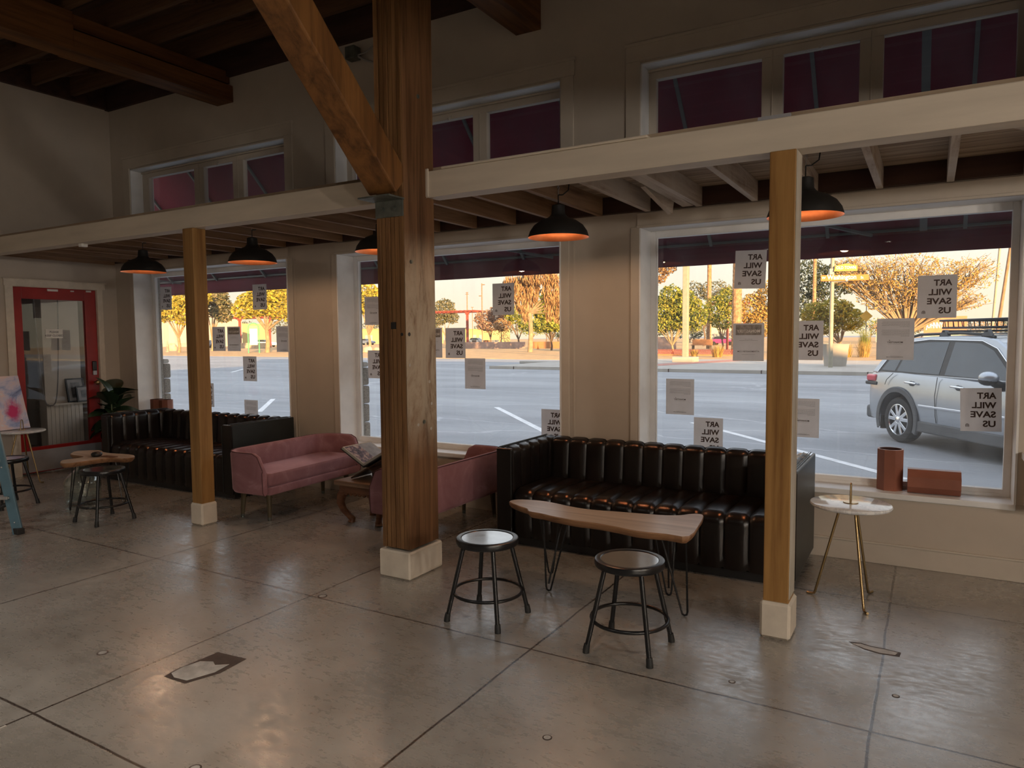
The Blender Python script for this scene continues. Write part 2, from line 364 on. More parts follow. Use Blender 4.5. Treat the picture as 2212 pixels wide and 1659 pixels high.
M['paper'] = papermat('thin_paper', (.80,.78,.78))
M['ink'] = mat('dark_ink', (.07,.05,.045), .8, spec=.1)
M['inkg'] = mat('grey_ink', (.20,.19,.19), .8, spec=.1)
M['inkl'] = mat('light_ink', (.66,.64,.63), .8, spec=.1)
def canvas_mat():
    m, t, b = newmat('maroon_canvas')
    n = noise(t, 3, 4, .6); r = ramp(t, n.outputs[0], [(.3,(.15,.014,.032)), (.7,(.19,.02,.045))]); t.links.new(r.outputs[0], b.inputs['Base Color']); b.inputs['Roughness'].default_value = .9
    tl = node(t, 'ShaderNodeBsdfTranslucent'); t.links.new(r.outputs[0], tl.inputs[0]); mx = node(t, 'ShaderNodeMixShader'); mx.inputs[0].default_value = .25
    t.links.new(b.outputs[0], mx.inputs[1]); t.links.new(tl.outputs[0], mx.inputs[2]); t.links.new(mx.outputs[0], t.nodes['Material Output'].inputs[0]); return m
M['fabric'] = canvas_mat()
M['pipe'] = mat('grey_awning_pipe', (.11,.115,.11), .55)
M['black'] = mat('black_plastic', (.012,.012,.013), .45)
M['white'] = mat('white_plastic', (.72,.70,.66), .5)
def stone():
    m, t, b = newmat('split_face_block')
    n = noise(t, 55, 6, .8); r = ramp(t, n.outputs[0], [(.3,(.10,.09,.075)), (.5,(.30,.27,.23)), (.7,(.55,.50,.44))])
    t.links.new(r.outputs[0], b.inputs['Base Color']); b.inputs['Roughness'].default_value = .9; bump(t, b, n.outputs[0], .8, .01); return m
M['stone'] = stone()
M['stucco'] = mat('exterior_stucco', (.62,.62,.60), .85, var=.06, scale=6, bmp=.4, bscale=40)
# text
_tc = {}
def text_obj(body, size, m, parent, loc, rot, off=.012, ext=.0007, align='LEFT', width=None, name='lettering', spacing=1.0):
    key = (body, size, off, ext, align, width, spacing, m.name)
    if key not in _tc:
        cu = bpy.data.curves.new('lettering', 'FONT'); cu.body = body; cu.size = size; cu.offset = off*size; cu.extrude = ext; cu.align_x = align
        cu.resolution_u = 3; cu.space_character = spacing
        to = bpy.data.objects.new('tmp', cu); COL.objects.link(to); bpy.context.view_layer.update()
        me = bpy.data.meshes.new_from_object(to.evaluated_get(bpy.context.evaluated_depsgraph_get()))
        bpy.data.objects.remove(to)
        if width:
            xs = [v.co.x for v in me.vertices]; w = max(xs) - min(xs); k = width / w
            for v in me.vertices: v.co.x *= k
        me.materials.clear(); me.materials.append(m); _tc[key] = me
    o = bpy.data.objects.new(name, _tc[key]); COL.objects.link(o); o.parent = parent; o.location = loc; o.rotation_euler = rot
    return o
DOWN = 46.0; FILL_GLOBE = 205.0
# ================================================================ ROOM SHELL
YF, YO = 5.53, 5.84
XL, XR, YB, ZC = -9.2, 6.0, -17.0, 4.80
fl = struct(MB().box(XL-.15, XR, YB, YO, -.12, 0).build('floor', M['floor']))
# filled patch and cracks that belong to the slab
MB().prism([(-2.915,2.335),(-2.90,2.17),(-2.955,2.02),(-3.105,2.015),(-3.12,2.09),(-3.105,2.315)], .0004, .0016).build('floor_patch', M['patchd'], fl)
MB().prism([(-2.935,2.25),(-2.925,2.16),(-2.97,2.04),(-3.05,2.03),(-3.10,2.05),(-3.108,2.12),(-3.09,2.2),(-3.03,2.23),(-2.99,2.21)], .0017, .0045).build('floor_patch_filler', M['patch'], fl, bevel=.002)
MB().prism([(-.31,4.0),(-.25,3.965),(-.18,3.945),(-.11,3.955),(-.10,3.99),(-.16,4.0),(-.22,4.0),(-.27,4.015)], .0004, .002).build('floor_crack_filler', M['patchl'], fl)
MB().prism([(-.325,4.015),(-.25,3.955),(-.18,3.935),(-.09,3.945),(-.085,4.0),(-.16,4.012),(-.22,4.012),(-.27,4.03)], .0001, .0012).build('floor_crack', M['patchd'], fl)
MB().prism([(-3.285,1.42),(-3.275,1.42),(-3.255,1.25),(-3.262,1.05),(-3.275,.98),(-3.285,1.1),(-3.275,1.25)], .0004, .003).build('floor_crack_filler', M['patchl'], fl)
for (x, y, r) in ((-3.62,2.02,.028),(-1.28,2.45,.02),(-2.33,1.62,.025),(-.09,3.5,.016),(-3.22,3.16,.03),(-.75,3.28,.016)):
    MB().lathe([(r, 0), (r, .0012), (0.0001, .0012)], 14, (x, y, .0002)).build('floor_stain', M['patchd'], fl)
    MB().lathe([(r*.72, 0), (r*.72, .0017), (0.0001, .0017)], 14, (x, y, .0002)).build('floor_stain', M['patch'], fl)

WX = [(-8.8, -6.02), (-5.30, -2.73), (-2.03, .50)]
def tri(a, b, holes):
    out = []; c = a
    for h0, h1 in holes: out.append((c, h0)); c = h1
    out.append((c, b)); return out
wf = MB()
wf.box(XL-.15, XR, YF, YO, -.12, .46)
for a, b in tri(XL-.15, XR, WX): wf.box(a, b, YF, YO, .46, 2.47)
wf.box(XL-.15, XR, YF, YO, 2.47, 3.10)
for a, b in tri(XL-.15, XR, WX): wf.box(a, b, YF, YO, 3.10, 3.74)
wf.box(XL-.15, XR, YF, YO, 3.74, 8.0)  # wall top raised past the roof to shape its shadow outside
struct(wf.build('wall_front', M['wall']))
wl = MB()
for a, b, z0, z1 in ((YB, 4.27, -.12, 5.5), (5.29, YF, -.12, 5.5), (4.27, 5.29, 2.25, 5.5)): wl.box(XL-.15, XL, a, b, z0, z1)
struct(wl.build('wall_left', M['wall']))
struct(box('wall_right', XR, XR+.2, YB, YO, -.12, 5.5, M['wall']))
struct(box('wall_back', XL-.15, XR+.2, YB-.2, YB, -.12, 5.5, M['wall']))
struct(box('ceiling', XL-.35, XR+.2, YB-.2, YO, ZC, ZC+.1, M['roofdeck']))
struct(MB().box(XR+.2, 70, -15, YO-.02, -.12, 8.0).build('wall_shadow_block', M['stucco']))  # unseen block added to carry the building shadow across the lot
# baseboards / casings
struct(MB().box(XL, XR, YF-.018, YF, 0, .135).box(XL, XR, YF-.024, YF, .135, .15).build('baseboard_front', M['trim'], bevel=.004))
struct(MB().box(XL, XL+.018, YB, 4.2, 0, .14).build('baseboard_left', M['trim']))
tr = MB()
for i, (a, b) in enumerate(WX):
    tr.box(a-.02, b+.02, YF-.018, YF, 2.47, 2.575)                 # head casing under the joists
    tr.box(a-.02, b+.02, YF-.030, YF, 2.455, 2.475)
    tr.box(a-.075, a+.0, YF-.014, YF, .50, 2.465)
    tr.box(b, b+.075, YF-.014, YF, .50, 2.465)
    tr.box(a-.12, b+.13, YF-.018, YF, 3.755, 3.885)
    tr.box(a-.13, b+.14, YF-.026, YF, 3.875, 3.90)
    tr.box(a-.12, a, YF-.016, YF, 2.76, 3.755); tr.box(b, b+.12, YF-.016, YF, 2.76, 3.755)
struct(tr.build('trim_1', M['trim'], bevel=.003))
struct(MB().box(-5.93,-5.915, YF-.004, YF, .15, 2.45).box(-5.39,-5.375, YF-.004, YF, .15, 2.45).box(-2.62,-2.605, YF-.004, YF, .15, 2.45).build('trim_2', M['trim']))
# storefront windows
for i, (a, b) in enumerate(WX):
    w = struct(empty('window_%d' % (i+1), (0,0,0)))
    jb = MB(); jb.box(a, a+.012, YF-.02, YO, .50, 2.47); jb.box(b-.012, b, YF-.02, YO, .50, 2.47); jb.box(a, b, YF, YO, 2.455, 2.47)
    jb.build('window_jamb', M['jamb'], w)
    struct(box('window_sill', a-.0, b+.0, YF-.012, YO+.03, .46, .50, M['jamb'], w, bevel=.006))
    fr = MB(); y0, y1 = 5.75, 5.81
    fr.box(a+.012, a+.055, y0, y1, .50, 2.455); fr.box(b-.055, b-.012, y0, y1, .50, 2.455)
    fr.box(a+.055, b-.055, y0, y1, .50, .55); fr.box(a+.055, b-.055, y0, y1, 2.40, 2.455)
    fr.box(a+.055, b-.055, y0-.012, y0, .50, .522); fr.box(a+.055, a+.068, y0+.01, y0+.03, .55, 2.40)
    fr.build('window_frame', M['jamb'], w, bevel=.003)
    MB().box(a+.05, b-.05, 5.790, 5.796, .545, 2.405).build('glass_pane', M['glass'], w)
# clerestory windows
CS = [[(-8.66,-7.76),(-7.58,-7.06),(-6.88,-6.13)], [(-5.22,-4.40),(-4.24,-3.72),(-3.57,-2.80)], [(-1.96,-1.14),(-.99,-.48),(-.33,.43)]]
for i, (a, b) in enumerate(WX):
    w = struct(empty('window_%d' % (i+4), (0,0,0)))
    MB().box(a, a+.012, YF, YO, 3.10, 3.74).box(b-.012, b, YF, YO, 3.10, 3.74).box(a, b, YF, YO, 3.73, 3.742).box(a,b,YF,YO,3.09,3.10).build('window_jamb', M['jamb'], w)
    fr = MB(); y0, y1 = 5.69, 5.75; zt = 3.655
    fr.box(a+.012, b-.012, y0, y1, zt, 3.73); fr.box(a+.012, b-.012, y0, y1, 3.10, 3.155)
    xs = [a+.012] + [v for s_ in CS[i] for v in s_] + [b-.012]
    for k in range(0, len(xs), 2): fr.box(xs[k], xs[k+1], y0, y1, 3.155, zt)
    for k in (2, 4): fr.box((xs[k]+xs[k+1])/2-.004, (xs[k]+xs[k+1])/2+.004, y0-.006, y0, 3.13, 3.70)
    fr.box(a+.012, b-.012, y0-.02, y0, 3.71, 3.73)
    fr.build('window_frame', M['trim'], w, bevel=.003)
    for g0, g1 in CS[i]: box('glass_pane', g0-.003, g1+.003, 5.722, 5.727, 3.152, zt+.003, M['glass'], w)
    m0 = (CS[i][1][0]+CS[i][1][1])/2
    MB().box(m0-.02, m0+.02, y0-.012, y0, zt+.008, zt+.03).box(m0-.006, m0+.006, y0-.018, y0, zt-.012, zt+.02).build('sash_latch', M['trim'], w)

# ================================================================ TIMBER STRUCTURE
beam = struct(MB().box(XL, -3.16, 3.90, 4.04, 2.53, 2.70).box(-2.925, XR, 3.90, 4.04, 2.53, 2.70).box(-2.80,-1.39,3.89,4.04,2.70,2.716).box(-2.925,-2.90,3.885,3.90,2.53,2.715).build('trim_3', M['beamw'], bevel=.006))
struct(box('ceiling_deck', XL, XR, 4.0, YF, 2.716, 2.745, M['deck']))
struct(MB().box(XL, XR, 5.47, YF-.001, 2.585, 2.716).build('trim_4', M['ledger']))
struct(MB().box(XL, XL+.05, 3.7, 5.47, 2.60, 2.70).box(XL+.05, XL+.09, 4.04, 5.47, 2.56, 2.60).build('trim_5', M['joistY']))
dj = [.085-.4055*k for k in range(22, -15, -1)]; dj = [x for x in dj if XL+.12 < x < XR-.1][:30]
for i, x in enumerate(dj):
    ww = -2.1 < x < .6
    o = MB().box(x-.021, x+.021, 4.04, 5.47, 2.572, 2.716).build('deck_joist', M['joistW'] if ww else M['joistY'], bevel=.002)
    tag(o, '%s wooden joist under the loft deck, %s from the red door wall' % ('whitewashed' if ww else 'brown sawn', ORD[i] if i < 30 else 'far beyond the picture'), 'joist', 'joists under the loft deck')
b1 = MB().beam((-1.74,4.08,2.70),(-1.62,5.46,2.60),.085,.04).beam((-1.77,4.9,2.716),(-1.70,5.30,2.575),.16,.035,up=(1,0,0)).build('blocking_board', M['joistW'])
tag(b1, 'whitewashed angled board nailed between two joists left of the right pendant', 'board')
b2 = MB().beam((.16,4.06,2.66),(1.25,5.46,2.60),.06,.11).build('diagonal_joist', M['joistW'])
tag(b2, 'whitewashed diagonal joist under the deck at the far right edge', 'joist')
b3 = MB().beam((.6,4.06,2.66),(2.2,5.46,2.66),.07,.10).build('diagonal_joist', M['joistY'])
tag(b3, 'brown diagonal joist above the whitewashed one at the far right edge', 'joist')
# roof joists
jj = 0
for k in range(-44, 3):
    y = 4.19 + .437*k if k < 4 else 0
    y = 4.62 + .437*(k-1) if True else y
    if y > YF-.05 or y < -6: continue
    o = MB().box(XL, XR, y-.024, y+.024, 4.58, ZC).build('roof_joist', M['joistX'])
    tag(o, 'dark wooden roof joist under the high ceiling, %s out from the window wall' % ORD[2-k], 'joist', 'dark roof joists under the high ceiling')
# bridging between joists
for x in (-8.6,-7.75,-5.9,-4.9):
    for k in range(-5, 2):
        y = 4.62 + .437*(k-1)
        if y > 5: continue
        MBk = MB().beam((x, y+.03, 4.60), (x+.02, y+.405, 4.76), .035, .03)
        tag(MBk.build('bridging_strut', M['joistX']), 'short bridging strut, %s row from the left wall, %s gap from the window wall' % (ORD[(-8.6,-7.75,-5.9,-4.9).index(x)], ORD[1-k]), 'strut', 'bridging struts between the roof joists')
struct(MB().box(XL, XR, YF-.05, YF, 4.52, 4.80).build('trim_6', M['ledger']))
struct(MB().box(XL, XL+.05, YB, YF-.05, 4.53, 4.80).build('trim_7', M['ledger']))
# big beams
o = MB().box(-7.08,-6.81,-8,3.8,4.24,4.58).box(-7.08,-6.81,3.8,YF,4.24,4.42).box(-7.05,-6.86,3.8,YF,4.45,4.58).build('ceiling_beam', M['timberY'], bevel=.006)
tag(o, 'heavy laminated wooden ceiling beam at upper left, ending in the wall above the left clerestory window', 'beam')
o = MB().box(-3.16,-2.915,-8,YF,4.19,4.58).build('ceiling_beam', M['timberY'], bevel=.006)
tag(o, 'heavy laminated wooden ceiling beam carried by the thick centre column', 'beam')
o = MB().box(.78,1.03,-8,YF,4.21,4.58).build('ceiling_beam', M['timberY'], bevel=.006)
MB().tube([(XL+.4,3.1,4.50),(XR,3.1,4.50)], .018, 8).build('sprinkler_pipe_run', M['lead'])
tag(bpy.data.objects['sprinkler_pipe_run'], 'thin pale pipe running under the dark roof joists', 'pipe'); bpy.data.objects['sprinkler_pipe_run'].name = 'ceiling_pipe'
tag(o, 'heavy wooden ceiling beam right of the photograph', 'beam')
# centre column: laminated post of planks
col = empty('timber_column', (-3.04, 3.82, 0)); tag(col, 'thick laminated timber column on a white plinth in the centre', 'column')
pl = MB(); px = [-.112,-.075,-.038,0,.036,.074,.112]
for k in range(6):
    g = .0022; d = (.0,.004,.001,.005,.002,.0)[k]
    pl.box(px[k]+g, px[k+1]-g, -.165+d, .16, .20, 2.34); pl.box(px[k]+g, px[k+1]-g, -.165+d*1.2, .16, 2.34, 4.19)
MB().box(-.106,.1124,-.150,.152,.2,4.188).build('dark_core', M['ledger'], col)
c1 = pl.build('laminated_planks', M['weather'], col, bevel=.002)
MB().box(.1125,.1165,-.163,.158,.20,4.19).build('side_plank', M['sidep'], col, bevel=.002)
bs = MB().box(-.13,.13,-.185,.185,0,.185).build('plinth', M['plinth'], col, bevel=.01, seg=1)
for y, z in ((-.098,2.09),(.013,1.034),(0,3.164)):
    MB().lathe([(.014,0),(.014,.004),(.009,.004),(.009,.009),(.0001,.009)], 12).build('bolt_head', M['iron'], col).matrix_local = Matrix.Translation((.1165,y,z)) @ Matrix.Rotation(PI/2,4,'Y')
MB().box(-.005,.033,-.1665,-.160,1.655,1.70).build('notch', M['black'], col)
for y,z in ((-.13,1.42),(-.05,1.02),(.08,1.30),(.09,.98),(.1,1.15)):
    MB().lathe([(.011,0),(.011,.0015),(.0001,.0015)], 12).build('plugged_hole', M['patchl'], col).matrix_local = Matrix.Translation((.1165,y,z)) @ Matrix.Rotation(PI/2,4,'Y')
MB().lathe([(.013,0),(.013,.0015),(.0001,.0015)], 12).build('drilled_hole', M['black'], col).matrix_local = Matrix.Translation((.1165,-.13,1.62)) @ Matrix.Rotation(PI/2,4,'Y')
MB().lathe([(.011,0),(.011,.0015),(.0001,.0015)], 12).build('drilled_hole', M['black'], col).matrix_local = Matrix.Translation((.085,-.1655,1.62)) @ Matrix.Rotation(PI/2,4,'X')
# knee brace
br = MB(); br.beam((-3.04,3.655,2.575),(-3.04,1.95,4.25),.225,.185,up=(0,1,0))
o = br.build('knee_brace', M['timberD'], bevel=.012); tag(o, 'rough-sawn diagonal timber brace leaning against the front of the centre column', 'brace')
bk = MB().box(-3.17,-2.915,3.50,3.655,2.478,2.488).box(-3.15,-2.925,3.645,3.655,2.375,2.488).build('steel_bracket', M['iron'])
for x in (-3.09,-2.99):
    MB().lathe([(.016,0),(.016,.008),(.010,.008),(.010,.018),(.0001,.018)], 12).build('bolt', M['iron'], bk).matrix_local = Matrix.Translation((x,3.645,2.43)) @ Matrix.Rotation(PI/2,4,'X')
tag(bk, 'grey bolted steel bracket under the foot of the diagonal brace on the centre column', 'bracket')
# two slim posts
for x, y, w, dd, pw, pd, h, lab, ph in ((-5.415, 3.95, .13, .13, .16, .16, 2.53, 'slim wooden post on a white plinth in front of the left black sofa', .19), (-.668, 3.965, .128, .17, .155, .215, 2.53, 'slim wooden post on a scuffed white plinth in front of the right black sofa', .195)):
    p = empty('wooden_post', (x, y, 0)); tag(p, lab, 'post')
    MB().box(-w/2, w/2, -dd/2, dd/2, ph-.01, h).build('shaft', M['post'], p, bevel=.005)
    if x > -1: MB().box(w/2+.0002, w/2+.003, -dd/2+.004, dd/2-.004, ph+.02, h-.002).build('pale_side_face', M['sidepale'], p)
    MB().box(-pw/2, pw/2, -pd/2, pd/2, 0, ph).build('plinth', M['plinth'], p, bevel=.014, seg=1)
# wall sensor box
o = empty('wall_sensor', (-4.95, YF, 4.30)); tag(o, 'small grey box on a short conduit high on the wall behind the brace', 'sensor box')
MB().box(-.075,.045,-.12,-.02,.02,.14).build('housing', M['iron'], o, bevel=.006)
MB().tube([(.04,-.06,.06),(.14,-.05,.07),(.22,-.04,.12),(.3,-.01,.14)], .008, 8).tube([(.04,-.06,.05),(.12,-.04,.0),(.18,-.001,-.02)], .012, 8).build('conduit', M['lead'], o)
# small lights on the beam
o = MB().box(-.025,.025,-.03,.03,-.03,0).box(-.04,.04,-.006,.006,-.012,-.006).build('motion_sensor', M['white']); o.location = (-7.12,3.97,2.53); tag(o, 'small white sensor under the white beam near the left wall', 'sensor')
o = MB().box(-.08,.08,0,.025,0,.018).build('mending_bracket', M['steel']); o.location = (-.72,3.91,2.701); tag(o, 'small white metal mending plate on top of the white beam', 'bracket')

o = MB().box(.52,1.2,5.36,YF-.001,.80,.845).box(.54,1.2,5.39,YF-.001,.50,.80).build('wall_ledge', M['jamb'], bevel=.006); tag(o, 'white painted ledge cut by the right edge beside the right window', 'ledge')
# ================================================================ DOOR
dr = struct(empty('door_1', (XL, 0, 0)))
y0, y1, zt = 4.30, 5.26, 2.225
lf = MB().box(-.06,-.012, y0,y0+.095, .02,zt).box(-.06,-.012, y1-.14,y1, .02,zt).box(-.06,-.012, y0+.095,y1-.14, 2.09,zt).box(-.06,-.012, y0+.095,y1-.14, .02,.325)
lf.build('door_leaf', M['red'], dr, bevel=.004)
box('door_glass', -.040,-.034, y0+.093,y1-.138, .323,2.092, M['glass'], dr)
box('kick_plate', -.012,-.006, y0+.01,y1-.01, .03,.285, M['steel'], dr)
MB().box(-.012,.012,y1-.085,y1-.03,1.21,1.33).build('keypad_lock', M['black'], dr, bevel=.01)
MB().box(-.012,.010,y1-.082,y1-.033,1.155,1.21).build('lock_body', M['steel'], dr, bevel=.004)
MB().tube([(-.012,y1-.06,1.06),(.03,y1-.06,1.06)], .012, 12).ball((.055,y1-.06,1.06), .028, .03, .03, 16, 10).build('door_knob', M['brass'], dr, smooth=40)
fr = MB().box(0,.02, y0-.09,y0-.005, 0,zt+.07).box(0,.02, y1+.005,y1+.075, 0,zt+.07).box(0,.022, y0-.10,y1+.11, zt+.01,zt+.085).box(0,.03,y0-.11,y1+.13,zt+.085,zt+.095)
fr.box(-.15,0, y0-.03,y0-.004, 0,zt+.01).box(-.15,0, y1+.004,y1+.03, 0,zt+.01).box(-.15,0, y0-.03,y1+.03, zt+.003,zt+.025)
fr.build('door_frame', M['plinth'], dr, bevel=.003)
MB().box(-.02,.004,4.68,4.80,2.19,2.215).box(-.02,.002,4.95,4.99,2.195,2.21).box(-.02,.002,5.14,5.20,2.20,2.22).build('door_contact', M['white'], dr)
sg = box('keep_closed_sign', -9.2335,-9.231, 4.65,4.85, 1.625,1.735, M['white']); tag(sg, 'small white sign reading PLEASE KEEP CLOSED on the glass of the red door', 'sign')
for s_, z in (('PLEASE', 1.688), ('KEEP CLOSED', 1.645)):
    text_obj(s_, .034, M['inkg'], sg, (-9.2308, 4.75, z), (PI/2, 0, PI/2), align='CENTER', off=.02)
# vestibule beyond the door
v = struct(MB().box(-10.40,-10.25,5.12,5.60,-.12,2.7).box(-13,-9.35,3.2,3.3,-.12,2.7).box(-13.1,-13,3.2,5.84,-.12,2.7).box(-13.1,-10.25,5.74,5.84,-.12,2.7).box(-10.25,-9.35,5.74,5.84,-.12,.6).build('wall_annex', M['wall']))
struct(box('floor_annex', -13,-9.35,3.3,5.74,-.12,-.01, M['wall'])); struct(box('ceiling_annex', -13.1,-9.35,3.2,5.84,2.5,2.6, M['wall']))
wn = MB()
for k in range(9): wn.box(-10.247,-10.225, 5.12+k*.053, 5.12+k*.053+.048, .05, .72)
wn.box(-10.247,-10.16,5.12,5.62,.72,.745)
o = wn.build('wainscot', M['trim']); tag(o, 'white slatted wainscot seen through the glass of the red door', 'wainscot')
def picture(name, y, w, h, x, lab, rz=0, tilt=.2):
    p = empty(name, (x, y, .746)); p.rotation_euler = (0, -tilt, rz); tag(p, lab, 'picture')
    MB().box(-.008,.008,-w/2,w/2,0,h).build('backing', M['paper'], p)
    f = MB(); t_ = .018
    f.box(-.01,.014,-w/2,w/2,0,t_).box(-.01,.014,-w/2,w/2,h-t_,h).box(-.01,.014,-w/2,-w/2+t_,0,h).box(-.01,.014,w/2-t_,w/2,0,h)
    f.build('frame', M['black'], p)
    box('photograph', .0085,.0095,-w/2+.06,w/2-.06,.06,h-.06, M['photo'], p)
M['photo'] = mat('dark_photo_print', (.10,.09,.085), .3, var=.9, scale=14)
picture('framed_picture', 5.50, .24, .33, -10.185, 'tall black-framed picture leaning behind the door glass')
picture('framed_picture', 5.60, .26, .22, -10.125, 'lower black-framed picture leaning in front of the taller one behind the door')
o = MB().tube([(-9.9,4.86+.30*t+.0, 2.3-(1.55*math.sin(PI*min(1,.5+t*.5)) if 0 else 1.55*(1-(2*t-1)**4))) for t in [i/24 for i in range(25)]], .008, 6).build('hanging_cable', M['inkg'])
tag(o, 'thin grey cable hanging in a long loop beyond the door glass', 'cable')

# ================================================================ ROOM LAMPS, ADDED FILL
def pendant(x, y, lab, bulb=True):
    p = empty('pendant_lamp', (x, y, 2.305)); tag(p, lab, 'pendant lamp', 'black pendant lamps along the windows')
    r = .215
    out = [(r+.003,0),(r,.012),(r*.95,.045),(r*.82,.085),(r*.60,.118),(r*.36,.138),(.062,.150),(.050,.165),(.046,.225),(.030,.232),(.012,.236),(.0001,.238)]
    MB().lathe(out, 48).build('lamp_shade', M['shade'], p, smooth=35)
    inn = [(r+.003,0),(r-.003,.003),(r*.95-.004,.043),(r*.82-.004,.081),(r*.60-.004,.113),(r*.36-.003,.132),(.056,.143),(.0001,.145)]
    MB().lathe(inn, 48).build('copper_lining', M['copper'], p, smooth=50)
    MB().tube([(0,0,.236),(0,0,.30)], .004, 6).build('cord', M['black'], p)
    MB().tube([(0,0,.30),(0,0,.335),(.008,0,.35),(0,0,.365),(-.008,0,.35)], .003, 6).tube([(0,0,.36),(0,0,.41)], .003, 6).build('hook', M['steel'], p)
    MB().tube([(0,0,.30),(.03,.01,.30),(.07,.02,.33),(.08,.02,.41)], .0045, 6).build('flex', M['black'], p)
    b = MB().ball((0,0,.10), .03, .03, .036, 14, 10).build('bulb', M['bulb'], p, smooth=60)
    ld = bpy.data.lights.new('pendant_light', 'POINT'); ld.energy = PEND; ld.color = (1.0,.62,.36); ld.shadow_soft_size = .05
    lo = bpy.data.objects.new('pendant_light', ld); COL.objects.link(lo); lo.parent = p; lo.location = (0,0,.06)
PEND = 13.0
M['bulb'] = mat('warm_bulb', (.9,.7,.5), .4, emis=(1,.5,.25), estr=1.2)
for x, y, lab in ((-7.15,4.6,'black pendant lamp with copper inside, leftmost, nearest the red door'), (-5.47,4.6,'black pendant lamp with copper inside, just right of the slim left post'), (-3.93,4.62,'black pendant lamp half hidden behind the thick centre column'), (-2.32,4.65,'black pendant lamp hanging in full view before the pillar between centre and right windows'), (-.67,4.65,'black pendant lamp half hidden behind the slim right post')):
    pendant(x, y, lab)
# downlights, front row added as fill; unseen fill globes under an added shading slab
M['lens'] = mat('downlight_lens', (1,1,1), .4, emis=(1,.92,.80), estr=9)
def downlight(x, y, e_, sz, sp_):
    p = empty('ceiling_downlight', (x, y, 4.57)); tag(p, 'round downlight in the high ceiling behind the picture; front row is added fill', 'ceiling light', 'ceiling downlights')
    MB().lathe([(.11,0),(.11,-.02),(.09,-.03),(.085,-.012),(.085,0)], 24).build('ring', M['white'], p, smooth=40)
    MB().lathe([(.084,-.014),(.0001,-.014)], 24).build('lens', M['lens'], p)
    ld = bpy.data.lights.new('downlight', 'AREA'); ld.shape = 'DISK'; ld.size = sz; ld.energy = e_; ld.color = (1,.92,.82); ld.spread = math.radians(sp_)
    lo = bpy.data.objects.new('downlight', ld); COL.objects.link(lo); lo.parent = p; lo.location = (0,0,-.035)
for x in (-7.4, -3.9, -.4, 3.4): downlight(x, -.6, DOWN, .30, 112)  # row added overhead to brighten the floor
for x, y in ((-1.2,-11.2), (-1.25,-14.6), (-5.05,-11.3), (-4.96,-14.5)): downlight(x, y, DOWN, .20, 150)
struct(box('light_block_slab', 1.8, XR, YB, 3.88, 2.95, 3.15, M['trim']))  # unseen slab added to keep globe light off the upper wall
M['globe'] = mat('fill_globe_opal', (.9,.88,.84), .4, emis=(1,.90,.78), estr=6)
for y in (-4.2, -1.7, .8):  # unseen globes added to brighten the beam and lower walls
    p = empty('fill_globe', (5.1, y, 2.95)); tag(p, 'added opal fill globe under the added slab, right of the picture', 'globe lamp', 'added fill globes under the added slab')
    MB().tube([(0,0,0),(0,0,-.08)], .012, 8).lathe([(.05,0),(.05,-.015),(.0001,-.02)], 16).build('stem', M['black'], p)
    MB().ball((0,0,-.16), .09, .09, .09, 20, 12).build('globe', M['globe'], p, smooth=60)
    ld = bpy.data.lights.new('fill_globe_light', 'POINT'); ld.energy = FILL_GLOBE; ld.color = (1,.92,.82); ld.shadow_soft_size = .14
    lo = bpy.data.objects.new('fill_globe_light', ld); COL.objects.link(lo); lo.parent = p; lo.location = (0,0,-.42)
# ================================================================ FURNITURE
def stool(x, y, lab, rz=0):
    p = empty('metal_stool', (x, y, 0), rz); tag(p, lab, 'stool')
    MB().lathe([(.0001,.425),(.165,.425),(.176,.43),(.179,.438),(.179,.455),(.176,.463),(.168,.466),(.150,.4655),(.146,.4615),(.0001,.4605)], 48).build('seat', M['stooltop'] if 0 else [M['blackmetal']], p, smooth=40)
    MB().lathe([(.1455,.4612),(.1455,.4622),(.0001,.4622)], 40).build('seat_panel', M['stooltop'], p, smooth=40)
    for a in (45,135,225,315):
        c, s_ = math.cos(math.radians(a)), math.sin(math.radians(a))
        L = MB().tube([(c*.135,s_*.135,.43),(c*.233,s_*.233,.03)], .0125, 14).build('leg', M['blackmetal'], p, smooth=40)
        MB().tube([(c*.2315,s_*.2315,.045),(c*.2375,s_*.2375,.012),(c*.238,s_*.238,0)], [.0155,.0175,.0175], 14).build('rubber_foot', M['rubber'], L, smooth=40)
    MB().tube([(.195*math.cos(2*PI*k/40), .195*math.sin(2*PI*k/40), .155) for k in range(40)], .0095, 10, closed=True).build('foot_ring', M['blackmetal'], p, smooth=60)
    return p
stool(-1.297, 3.40, 'black metal stool nearest the viewer, at the right end of the live-edge table')
stool(-2.147, 3.385, 'black metal stool with bright glare on its seat, left of the live-edge table')
stool(-6.29, 3.585, 'black metal stool in front of the small left table with the glass jug')
stool(-7.70, 3.47, 'black metal stool cut by the left edge, under the ladder, with a purple sheen', .1)

